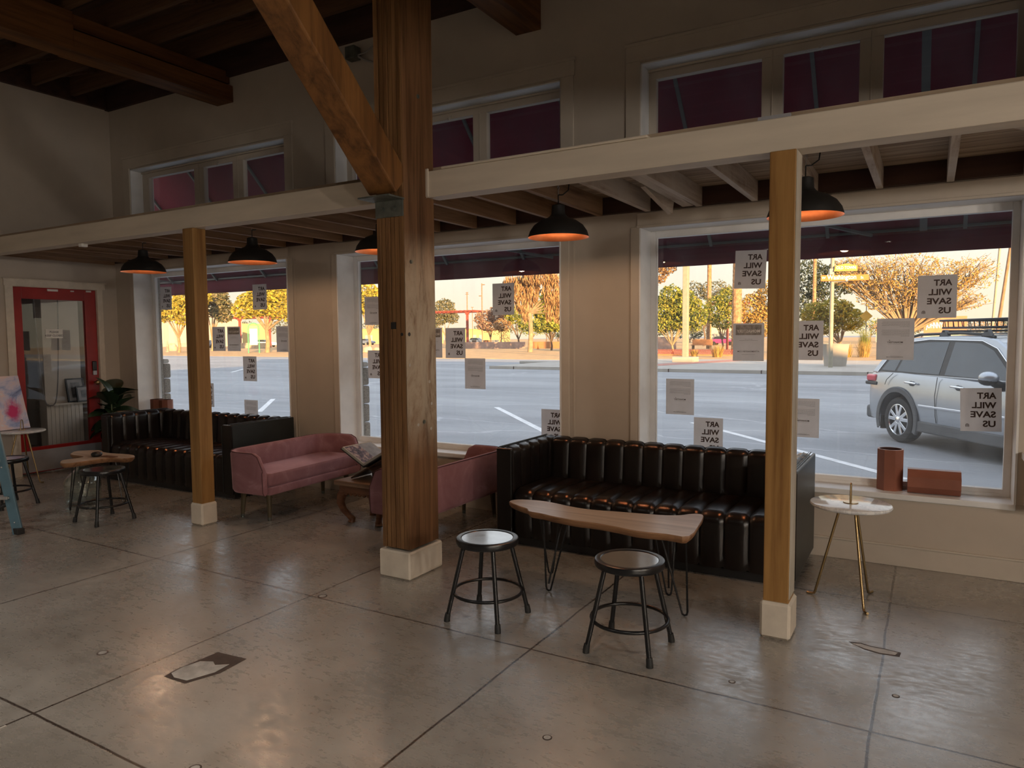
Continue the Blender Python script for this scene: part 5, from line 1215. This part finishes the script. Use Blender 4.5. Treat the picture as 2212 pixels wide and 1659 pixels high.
tuft(1830, 58, 34, 34, 'golden grass tuft behind the concrete planter', seed=3); tuft(1866, 58, 44, 40, 'golden grass tuft left of the letter over the car', seed=4); tuft(1868, 60, 34, 62, 'green shrub under the yellow diamond sign', 'green', 420, seed=5)
tuft(1402, 60, 24, 26, 'orange grass tuft at the left edge of the right window', seed=6)
# ---- park furniture
M['pergola'] = mat('red_brown_pergola', (.26,.055,.035), .6); M['woodb'] = mat('bench_wood', (.36,.17,.07), .6)
def pergola(px0, px1, Y, ztop_py, posts, lab, base_py=None):
    x0, z_ = at(px0, Y, py=ztop_py); x1, _ = at(px1, Y); p = empty('pergola', ((x0+x1)/2, Y, GZ)); tag(p, lab, 'pergola'); h = z_-GZ; L = x1-x0; s_ = mpp((px0+px1)/2, Y)
    MB().box(-L/2,L/2,-.12,.12,h-2.6*s_,h).box(-L/2,L/2,2.5,2.7,h-2.6*s_,h).build('main_beam', M['pergola'], p)
    for k in range(int(L/.9)): MB().box(-L/2+.3+k*.9,-L/2+.45+k*.9,-.8,3.4,h,h+1.8*s_).build('rafter', M['pergola'], p)
    for q in posts:
        xq, _ = at(q, Y); xq -= (x0+x1)/2; MB().box(xq-1.8*s_,xq+1.8*s_,-.2,.2,0,h).box(xq-3*s_,xq+3*s_,-.3,.3,h-7*s_,h-2.6*s_).build('post', M['pergola'], p)
pergola(486, 600, 95, 687, [519, 583], 'red-brown pergola in front of the bright yellow tree')
pergola(840, 1033, 105, 677, [1010, 880], 'red-brown pergola crossing the centre window behind the thick column')
pergola(1525, 1625, 85, 655, [1571, 1607], 'red-brown pergola behind the thick palm trunk')
x, _ = at(548, 58); s_ = mpp(548, 58)
b = empty('arched_notice_board', (x, 58, GZ), .84); tag(b, 'green arched frame holding a pale notice board on the pavement', 'notice board')
zt = at(548,58,py=698)[1]-GZ; hw = 11*s_
MB().tube([(-hw,0,0),(-hw,0,zt-hw)]+[(-hw*math.cos(PI*k/12),0,zt-hw+hw*math.sin(PI*k/12)) for k in range(1,12)]+[(hw,0,zt-hw),(hw,0,0)], 1.2*s_, 8).build('arch_frame', mat('green_paint', (.06,.42,.16), .5), b, smooth=60)
box('board', -8*s_,8*s_,-.03,.03, zt-47*s_, zt-12*s_, mat('cream_board', (.80,.76,.58), .6), b); box('green_header', -8*s_,8*s_,-.035,.03,zt-12*s_,zt-6*s_, mat('green_header', (.10,.45,.15), .6), b)
# walls, benches
def lowwall(px0, px1, Y, py_top, m_, lab, th=.4, name='low_wall'):
    x0, z_ = at(px0, Y, py=py_top); x1, _ = at(px1, Y); o = box(name, x0, x1, Y-th/2, Y+th/2, GZ, z_, m_, bevel=.02); tag(o, lab, 'wall'); return o
M['redwall'] = mat('reddish_block_wall', (.34,.24,.20), .85, var=.25, scale=1.5); M['rock'] = mat('tan_rock', (.46,.34,.22), .9, var=.3, scale=2, bmp=.6, bscale=6)
lowwall(1000, 1133, 87, 739, M['redwall'], 'long low reddish wall in front of the benches in the centre window')
lowwall(1146, 1230, 90, 738, M['woodb'], 'low orange wall right of the thick pale trunk')
lowwall(498, 582, 86, 741, M['rock'], 'low stone wall behind the arched notice board')
lowwall(1385, 1460, 85, 728, M['redwall'], 'low wall behind the citrus tree')
def bench(px_, Y, wpx, hpx, lab, m_=None):
    x, _ = at(px_, Y); s_ = mpp(px_, Y); w_ = wpx*s_/2; h = hpx*s_; p = empty('bench', (x, Y, GZ)); tag(p, lab, 'bench')
    MB().box(-w_,w_,-.3,.25,h*.42,h*.5).build('seat', m_ or M['woodb'], p); MB().box(-w_,w_,.25,.34,h*.5,h).build('backrest', m_ or M['woodb'], p)
    for q in (-1,1): MB().box(q*w_*.85-.08,q*w_*.85+.08,-.28,.3,0,h*.42).build('leg', M['barkd'], p)
bench(1022, 100, 11, 15, 'dark bench behind the low wall, left of the pale bench', M['barkd']); bench(1049, 101, 16, 15, 'pale wooden bench behind the low wall'); bench(1516, 84, 44, 22, 'large orange wooden bench behind the lattice fence')
x, _ = at(1065, 102); s_ = mpp(1065, 102); o = box('litter_bin', x-7*s_, x+7*s_, 101.5, 103, GZ, GZ+15*s_, M['steelb']); tag(o, 'dark square bin right of the pale bench', 'bin')
x, _ = at(1162, 84); s_ = mpp(1162, 84); c_ = empty('traffic_cone', (x,84,GZ)); tag(c_, 'orange traffic cone at the foot of the low orange wall', 'traffic cone')
MB().lathe([(2.2*s_,.05),(1.6*s_,.06),(.45*s_,16*s_),(.0001,16*s_)], 16).box(-2.6*s_,2.6*s_,-2.6*s_,2.6*s_,0,.06).build('cone_body', M['orange'], c_, smooth=40)
def rock(px_, Y, w, h, lab, sd):
    x, _ = at(px_, Y); s_ = mpp(px_, Y); random.seed(sd); o = MB().ball((0,0,0), w*s_/2, w*s_/2.5, h*s_*.7, 10, 7, jit=.18).build('boulder', M['rock'], smooth=35); o.location = (x,Y,GZ+h*s_*.25); tag(o, lab, 'boulder')
rock(372, 66, 22, 17, 'round boulder near the left edge of the left window', 1); rock(795, 62.5, 26, 14, 'pale boulder under the yellow tree left of the thick column', 2); rock(815, 67, 22, 10, 'flatter boulder beside the pale one', 3)
# lattice fence
x0, _ = at(1400, 58); x1, _ = at(1585, 58); s_ = mpp(1500, 58); f = empty('lattice_fence', ((x0+x1)/2,59,GZ)); tag(f, 'rusty low lattice fence in front of the large bench', 'fence'); L = x1-x0; lt = MB(); n = 60
for k in range(n):
    xx = -L/2+L*k/n; lt.beam((xx,0,.1),(xx+L/n*1.6,0,14*s_),.06,.03); lt.beam((xx+L/n*1.6,.04,.1),(xx,.04,14*s_),.06,.03)
lt.build('lattice', M['pergola'], f); MB().box(-L/2,L/2,-.05,.05,0,.12).build('bottom_rail', M['woodb'], f)
# buildings
M['bgrey'] = mat('grey_building', (.36,.32,.31), .85); M['byel'] = mat('yellow_building', (.48,.38,.17), .85); M['bwhite'] = mat('pale_building', (.48,.45,.36), .85)
def bldg(px0, px1, Y, top, m_, lab, dep=12, extra=None):
    x0, z_ = at(px0, Y, py=top); x1, _ = at(px1, Y); p = empty('distant_building', ((x0+x1)/2, Y, GZ)); tag(p, lab, 'building'); w_ = (x1-x0)/2; h = z_-GZ
    MB().box(-w_,w_,0,dep,0,h).build('wall', m_, p); MB().box(-w_*1.01,w_*1.01,-.2,dep+.2,h,h*1.04).build('parapet', m_, p)
    for q in range(3): MB().box(-w_*.7+q*w_*.5,-w_*.7+q*w_*.5+w_*.25,-.05,.1,h*.1,h*.6).build('door_panel', M['bwhite'] if m_ != M['bwhite'] else M['bgrey'], p)
bldg(325, 425, 100, 672, M['bgrey'], 'plain grey building behind the boulder in the left window')
bldg(425, 500, 130, 702, M['byel'], 'yellow building behind the slim left post')
bldg(770, 900, 150, 712, M['byel'], 'yellow building left of the thick column')
bldg(1000, 1055, 170, 712, M['byel'], 'bright yellow building behind the pinkish tree')
bldg(1530, 1590, 150, 706, M['bwhite'], 'pale building behind the large bench')
bldg(1893, 1910, 160, 690, M['bwhite'], 'small pale building right of the yellow diamond sign')
x0, z_ = at(1996, 90, py=684); x1, zb_ = at(2088, 90, py=722); s_ = mpp(2040,90)
jn = empty('shop_sign', ((x0+x1)/2, 90, GZ)); tag(jn, 'brown roadside sign with big pale letters starting JOHNNY, above the car roof', 'sign'); w_ = (x1-x0)/2
MB().box(-w_,w_,-.2,.2,zb_-GZ,z_-GZ).build('sign_board', mat('brown_sign', (.50,.20,.10), .6), jn); MB().box(-w_,w_,-.3,.3,0,zb_-GZ).build('sign_base', M['bwhite'], jn)
MB().box(-w_*.2,w_*.5,-.15,.15,z_-GZ,z_-GZ+5*s_).build('sign_crown', M['bwhite'], jn, bevel=.2)
text_obj('JOHNNY', 17*s_, M['signw'], jn, (-w_*.88,-.22,zb_-GZ+14*s_), (PI/2,0,0), off=.03, ext=.01, width=w_*.8)
x, _ = at(1600, 130)
M['carred'] = mat('purple_car_paint', (.30,.04,.16), .3, coat=.5); M['carblue'] = mat('blue_grey_car_paint', (.12,.16,.24), .3, coat=.5); M['carw'] = mat('white_car_paint', (.7,.7,.7), .3, coat=.5)
M['carglass'] = mat('tinted_glass', (.02,.025,.03), .1, spec=.8)
def farcar(px_, Y, L, m_, lab):
    x, _ = at(px_, Y); p = empty('parked_car', (x, Y, GZ)); tag(p, lab, 'car')
    MB().prism([(-L/2,.35),(-L/2,.9),(-L*.42,1.0),(-L*.25,1.05),(L*.22,1.02),(L*.45,.9),(L/2,.7),(L/2,.35)], -.9,.9, M=Matrix.Rotation(PI/2,4,'X')).build('body', m_, p, bevel=.06)
    MB().prism([(-L*.36,1.0),(-L*.26,1.45),(L*.06,1.48),(L*.24,1.0)], -.75,.75, M=Matrix.Rotation(PI/2,4,'X')).build('cabin', M['carglass'], p, bevel=.05)
    for q in (-.3,.3):
        for y_ in (-.85,.85): MB().lathe([(.0001,-.1),(.33,-.1),(.33,.1),(.0001,.1)], 18).build('wheel', M['rubber'], p).matrix_local = Matrix.Translation((q*L,y_,.33))@Matrix.Rotation(PI/2,4,'X')
farcar(1562, 120, 4.4, M['carred'], 'purple-red car parked behind the large bench'); farcar(790, 130, 4.6, M['carblue'], 'dark car parked under the yellow tree left of the thick column')
farcar(1030, 140, 4.6, M['carblue'], 'dark car parked behind the benches in the centre window'); farcar(572, 100, 5.2, M['carw'], 'white vehicle parked behind the forked yellow tree'); farcar(455, 90, 4.6, M['carblue'], 'dark car parked behind the slim left post')
# hydrant-like post, curb stone
x, _ = at(361, 60); h_ = MB().lathe([(.25,0),(.25,.1),(.12,.14),(.12,.7),(.16,.75),(.05,1.5),(.0001,1.6)], 12, (x,60,GZ)).build('hydrant', M['polew'], smooth=40); tag(h_, 'pale standpipe in front of the boulder at the left window edge', 'hydrant')
o = box('wheel_stop', at(1128,40)[0], at(1203,40)[0]+.3, 39.6, 40.3, G, G+.17, M['concrete'], bevel=.04); tag(o, 'pale concrete wheel stop at the far end of the lot', 'wheel stop')
# ================================================================ SILVER CAR
M['silver'] = mat('silver_car_paint', (.40,.43,.47), .28, .6, var=.02, coat=.8); M['clad'] = mat('grey_cladding', (.10,.105,.11), .65, var=.15)
M['wind'] = mat('car_window', (.03,.045,.06), .05, spec=.8); M['chrome'] = mat('chrome', (.75,.76,.78), .15, 1, var=.03); M['taill'] = mat('tail_light_red', (.62,.02,.05), .2, coat=.8)
M['tyre'] = mat('tyre_rubber', (.022,.022,.024), .75, var=.2)
CAR = empty('silver_suv', (1.11,12.26,G)); tag(CAR, 'silver SUV with a black roof basket parked outside the right window', 'car')
CARROT = math.atan2(-.809, .588)
CAR.rotation_euler = (0,0,CARROT)
ST = [(-2.30,.72,.46,.92,.98),(-2.27,.80,.36,1.00,1.05),(-2.15,.875,.30,1.06,1.10),(-1.9,.905,.27,1.09,1.13),(-1.35,.925,.25,1.10,1.14),(-.7,.928,.24,1.085,1.12),(0,.928,.24,1.065,1.10),(.7,.928,.24,1.04,1.08),(1.1,.928,.25,1.02,1.08),(1.5,.925,.26,.98,1.06),(1.9,.90,.28,.92,1.0),(2.12,.84,.30,.86,.93),(2.24,.72,.38,.78,.84),(2.28,.58,.46,.72,.76)]
b = MB(); R_ = []
for (x, w_, zb, zs, zt) in ST:
    half = [(w_*.80,zb),(w_*.955,zb+.03),(w_*.985,zb+.16),(w_,zb+(zs-zb)*.48),(w_*.992,zb+(zs-zb)*.66),(w_*.975,zs-.07),(w_*.945,zs),(w_*.86,(zs+zt)/2+.015),(w_*.5,zt)]
    loop = [(-a, z) for a, z in half] + [(a, z) for a, z in half[::-1]]
    R_.append([(x, a, z) for a, z in loop])
n = len(R_[0])
b.v = [v_ for r in R_ for v_ in r]
for i in range(len(R_)-1):
    for k in range(n): k2 = (k+1) % n; b.f.append((i*n+k,i*n+k2,(i+1)*n+k2,(i+1)*n+k)); b.m.append(0)
b.f.append(tuple(range(n))[::-1]); b.f.append(tuple((len(R_)-1)*n+k for k in range(n))); b.m += [0,0]
body = b.build('body', M['silver'], None)
cut = MB()
for xw in (-1.345, 1.345):
    pts = [(xw+.435*math.cos(2*PI*k/40), .37+.435*math.sin(2*PI*k/40)) for k in range(40)]
    cut.prism(pts, -.55, -1.2, M=Matrix.Rotation(PI/2,4,'X')); cut.prism(pts, .55, 1.2, M=Matrix.Rotation(PI/2,4,'X'))
cutter = cut.build('cutter', M['black'])
bmod = body.modifiers.new('arch', 'BOOLEAN'); bmod.object = cutter; bmod.operation = 'DIFFERENCE'; bmod.solver = 'EXACT'
bpy.context.view_layer.update()
nm = bpy.data.meshes.new_from_object(body.evaluated_get(bpy.context.evaluated_depsgraph_get())); body.modifiers.clear(); body.data = nm
nm.materials.clear(); nm.materials.append(M['silver']); nm.shade_smooth(); nm.set_sharp_from_angle(angle=math.radians(35))
bpy.data.objects.remove(cutter); body.parent = CAR
# wells, underbody
MB().box(-2.0,2.0,-.70,.70,.22,.9).build('underbody', M['black'], CAR)
# greenhouse
def gw(z): return .875 - .36*(z-1.06)
side = [(-2.12,1.08),(-2.02,1.22),(-1.86,1.44),(-1.72,1.585),(-1.55,1.635),(-1.0,1.67),(-.4,1.685),(.1,1.67),(.36,1.63),(.62,1.50),(.92,1.28),(1.16,1.07)]
b = MB(); n = len(side)
b.v = [(x,-gw(z),z) for x,z in side]+[(x,gw(z),z) for x,z in side]+[(x,0,z+(.02 if z>1.5 else 0)) for x,z in side]
b.f = [tuple(range(n)), tuple(n+i for i in range(n))[::-1]]
for i in range(n):
    j = (i+1) % n; b.f += [(i,2*n+i,2*n+j,j),(2*n+i,n+i,n+j,2*n+j)]
b.m = [0]*len(b.f)
b.build('cabin', M['silver'], CAR, smooth=40, bevel=.02)
def pane(name, poly, par=CAR, m_=None, off=.006, both=True, th=.006):
    for sg_ in ((-1,1) if both else (-1,)):
        q = MB(); q.v = [(x, sg_*(gw(z)+off), z) for x,z in poly]+[(x, sg_*(gw(z)+off-th), z) for x,z in poly]; k = len(poly)
        q.f = [tuple(range(k)), tuple(range(k,2*k))[::-1]]+[(i,k+i,k+(i+1)%k,(i+1)%k) for i in range(k)]; q.m = [0]*len(q.f)
        q.build(name, m_ or M['wind'], par)
pane('window_surround', [(-1.93,1.10),(-1.62,1.555),(-.95,1.615),(.12,1.60),(.42,1.50),(.98,1.10)], m_=M['black'], off=.003)
pane('rear_quarter_window', [(-1.86,1.13),(-1.59,1.51),(-1.40,1.54),(-1.52,1.125)])
pane('rear_door_window', [(-1.47,1.125),(-1.34,1.55),(-.95,1.585),(-.52,1.59),(-.50,1.115)])
pane('front_door_window', [(-.38,1.115),(-.40,1.59),(.10,1.575),(.38,1.48),(.74,1.22),(.80,1.10)])
pane('front_quarter_window', [(.83,1.10),(.79,1.17),(.93,1.10)], m_=M['black'])
for sg_ in (-1,1):
    tr_ = MB(); tr_.tube([(x, sg_*(gw(z)+.006), z) for x, z in ((-1.95,1.09),(-1.64,1.565),(-.95,1.625),(.12,1.61),(.43,1.51),(1.0,1.10))], .009, 6); tr_.build('window_trim', M['chrome'], CAR, smooth=60)
# windscreen and rear glass
q = MB(); q.add([(.44,-.60,1.60),(.44,.60,1.60),(1.12,.78,1.11),(1.12,-.78,1.11),(.45,-.60,1.613),(.45,.60,1.613),(1.13,.78,1.12),(1.13,-.78,1.12)], [(0,1,2,3),(7,6,5,4),(0,4,5,1),(1,5,6,2),(2,6,7,3),(3,7,4,0)]); q.build('windscreen', M['wind'], CAR)
q = MB(); q.add([(-2.02,-.72,1.24),(-2.02,.72,1.24),(-1.76,.62,1.56),(-1.76,-.62,1.56),(-2.05,-.72,1.245),(-2.05,.72,1.245),(-1.79,.62,1.57),(-1.79,-.62,1.57)], [(0,1,2,3),(7,6,5,4),(0,4,5,1),(1,5,6,2),(2,6,7,3),(3,7,4,0)]); q.build('rear_window', M['wind'], CAR)
# cladding
for sg_ in (-1,1):
    MB().add and None
    q = MB().box(-.92,.92,sg_*.85 if sg_>0 else -.935,.935 if sg_>0 else -.85,.235,.40); q.build('rocker_cladding', M['clad'], CAR, bevel=.02)
    for xw in (-1.345,1.345):
        b = MB(); n = 24
        for k in range(n+1):
            a = math.radians(-22+224*k/n); ri, ro = .43, .515; ro_ = ro
            for (r_, y_) in ((ri,.925),(ri,.946),(ro_-.015,.948),(ro_,.935),(ro_,.905)): b.v.append((xw+r_*math.cos(a)*1.0, sg_*y_, .37+r_*math.sin(a)*(1.0)))
        for k in range(n):
            for j in range(4): b.f.append((k*5+j,k*5+j+1,(k+1)*5+j+1,(k+1)*5+j)); b.m.append(0)
        o = b.build('wheel_arch_cladding', M['clad'], CAR, smooth=40)
    MB().box(-.83,.98,sg_*.925 if sg_>0 else -.945,.945 if sg_>0 else -.925,.615,.65).build('side_moulding', M['chrome'], CAR, bevel=.008)
    for x_ in (-1.02,-.02,): 
        hd = MB().tube([(x_-.13,sg_*.935,.965),(x_-.08,sg_*.962,.97),(x_+.07,sg_*.962,.965),(x_+.12,sg_*.935,.955)], .017, 8).build('door_handle', M['chrome'], CAR, smooth=60)
        MB().ball((x_,sg_*.925,.955),.055,.008,.04,14,8).build('handle_recess', M['clad'], CAR, smooth=60)
    for pts in ([(-.44,.93,1.08),(-.47,.945,.8),(-.45,.94,.5),(-.44,.93,.41)], [(-1.47,.925,1.09),(-1.62,.935,.98),(-1.66,.935,.90)], [(.90,.93,1.05),(.95,.945,.8),(.93,.94,.5),(.86,.93,.41)]):
        MB().tube([(a,sg_*(c_-.006),z) for a,c_,z in pts], .005, 5).build('door_seam', M['black'], CAR)
    # mirror
    mr = MB().ball((.70,sg_*1.06,1.14),.125,.11,.085,18,10).build('wing_mirror', M['silver'], CAR, smooth=60)
    MB().tube([(.74,sg_*.90,1.02),(.73,sg_*1.02,1.08)], [.06,.05], 10).ball((.69,sg_*1.06,1.105),.12,.105,.07,16,8).build('mirror_mount', M['black'], mr, smooth=60)
    MB().box(-2.235,-1.97,sg_*.70 if sg_>0 else -.895,.895 if sg_>0 else -.70,.93,1.045).build('tail_light', M['taill'], CAR, bevel=.03)
    MB().box(-2.25,-1.92,sg_*.70 if sg_>0 else -.902,.902 if sg_>0 else -.70,.87,.93).build('lamp_surround', M['black'], CAR, bevel=.02)
    MB().box(-1.80,-1.74,sg_*.70 if sg_>0 else -.9,.9 if sg_>0 else -.70,.17,.38).build('mud_flap', M['black'], CAR)
# wheels
def wheel(x, y, sg_):
    w = empty('wheel', (x,y,.36)); w.parent = CAR; w.rotation_euler = (0,0,0)
    X = Matrix.Rotation(-PI/2*sg_,4,'X')
    def L(o): o.matrix_local = X; return o
    L(MB().lathe([(.245,-.11),(.30,-.115),(.34,-.10),(.36,-.06),(.362,0),(.36,.06),(.34,.10),(.30,.115),(.25,.11),(.24,.09)], 56).build('tyre', M['tyre'], w, smooth=30))
    L(MB().lathe([(.245,.10),(.235,.09),(.225,-.02),(.0001,-.03)], 48).build('rim_barrel', M['clad'], w, smooth=30))
    L(MB().lathe([(.248,.085),(.250,.105),(.238,.108),(.228,.09)], 48).build('rim_lip', M['chrome'], w, smooth=30))
    sp = MB()
    for k in range(5):
        a = 2*PI*k/5+.3
        for da in (-.17,.17):
            c, s__ = math.cos(a+da), math.sin(a+da); c2, s2_ = math.cos(a+da*1.6), math.sin(a+da*1.6)
            sp.beam((.05*c,.05*s__,.095),(.236*c2,.236*s2_,.088),.055,.028)
    L(sp.build('spokes', M['chrome'], w, bevel=.006)); L(MB().lathe([(.0001,.12),(.04,.118),(.055,.105),(.055,.06)], 20).build('hub', M['chrome'], w, smooth=40))
for xw in (-1.345,1.345):
    for sg_ in (-1,1): wheel(xw, sg_*.80, sg_)
# rear bumper + roof rack
MB().box(-2.31,-2.10,-.84,.84,.30,.52).build('rear_bumper', M['clad'], CAR, bevel=.05, seg=3)
for sg_ in (-1,1): MB().tube([(-1.45,sg_*.62,1.665),(-1.25,sg_*.62,1.70),(-.4,sg_*.62,1.72),(.1,sg_*.62,1.70),(.26,sg_*.62,1.66)], .022, 8).build('roof_rail', M['black'], CAR, smooth=60)
rk = empty('roof_basket', (-.25,0,1.80)); rk.parent = CAR; rk.scale = (.84,1,1)
fr = MB()
for z_, e in ((0,0),(.11,.05)):
    fr.tube([(-.78-e,-.52-e*.3,z_),(.72+e,-.52-e*.3,z_),(.80+e,-.44,z_),(.80+e,.44,z_),(.72+e,.52+e*.3,z_),(-.78-e,.52+e*.3,z_),(-.84-e,.44,z_),(-.84-e,-.44,z_)], .016, 8, closed=True)
fr.build('basket_frame', M['black'], rk, smooth=60)
sb = MB()
for k in range(13):
    x_ = -.76+k*.126
    for sg_ in (-1,1): sb.tube([(x_,sg_*.52,0),(x_+.01,sg_*.535,.11)], .008, 6)
    sb.tube([(x_,-.52,0),(x_,.52,0)], .010, 6)
for k in range(7):
    for q_ in (-.86,.82): sb.tube([(q_,-.42+.14*k,0),(q_*1.04,-.42+.14*k,.11)], .008, 6)
sb.build('basket_bars', M['black'], rk)
MB().prism([(.84,-.40),(.98,-.44),(.98,.44),(.84,.40)], -.02,.10).build('wind_fairing', M['black'], rk, bevel=.01)
for x_ in (-.55,.45):
    cb = MB().box(x_-.03,x_+.03,-.66,.66,-.065,-.035); cb.build('cross_bar', M['black'], rk, bevel=.01)
    for sg_ in (-1,1): MB().prism([(-.12,-.13),(.12,-.13),(.03,-.03),(-.03,-.03)], -.03,.03, M=Matrix.Translation((x_,sg_*.62,0))@Matrix.Rotation(PI/2,4,'X')).build('bar_foot', M['clad'], rk, bevel=.01)
for k, o in enumerate([o for o in CAR.children if False]): pass
# puddle / pale spot on the lot
strip('pale_spot', [(-4.75,8.22),(-4.35,8.35)], .16, M['paintl'], gr, z=.002)
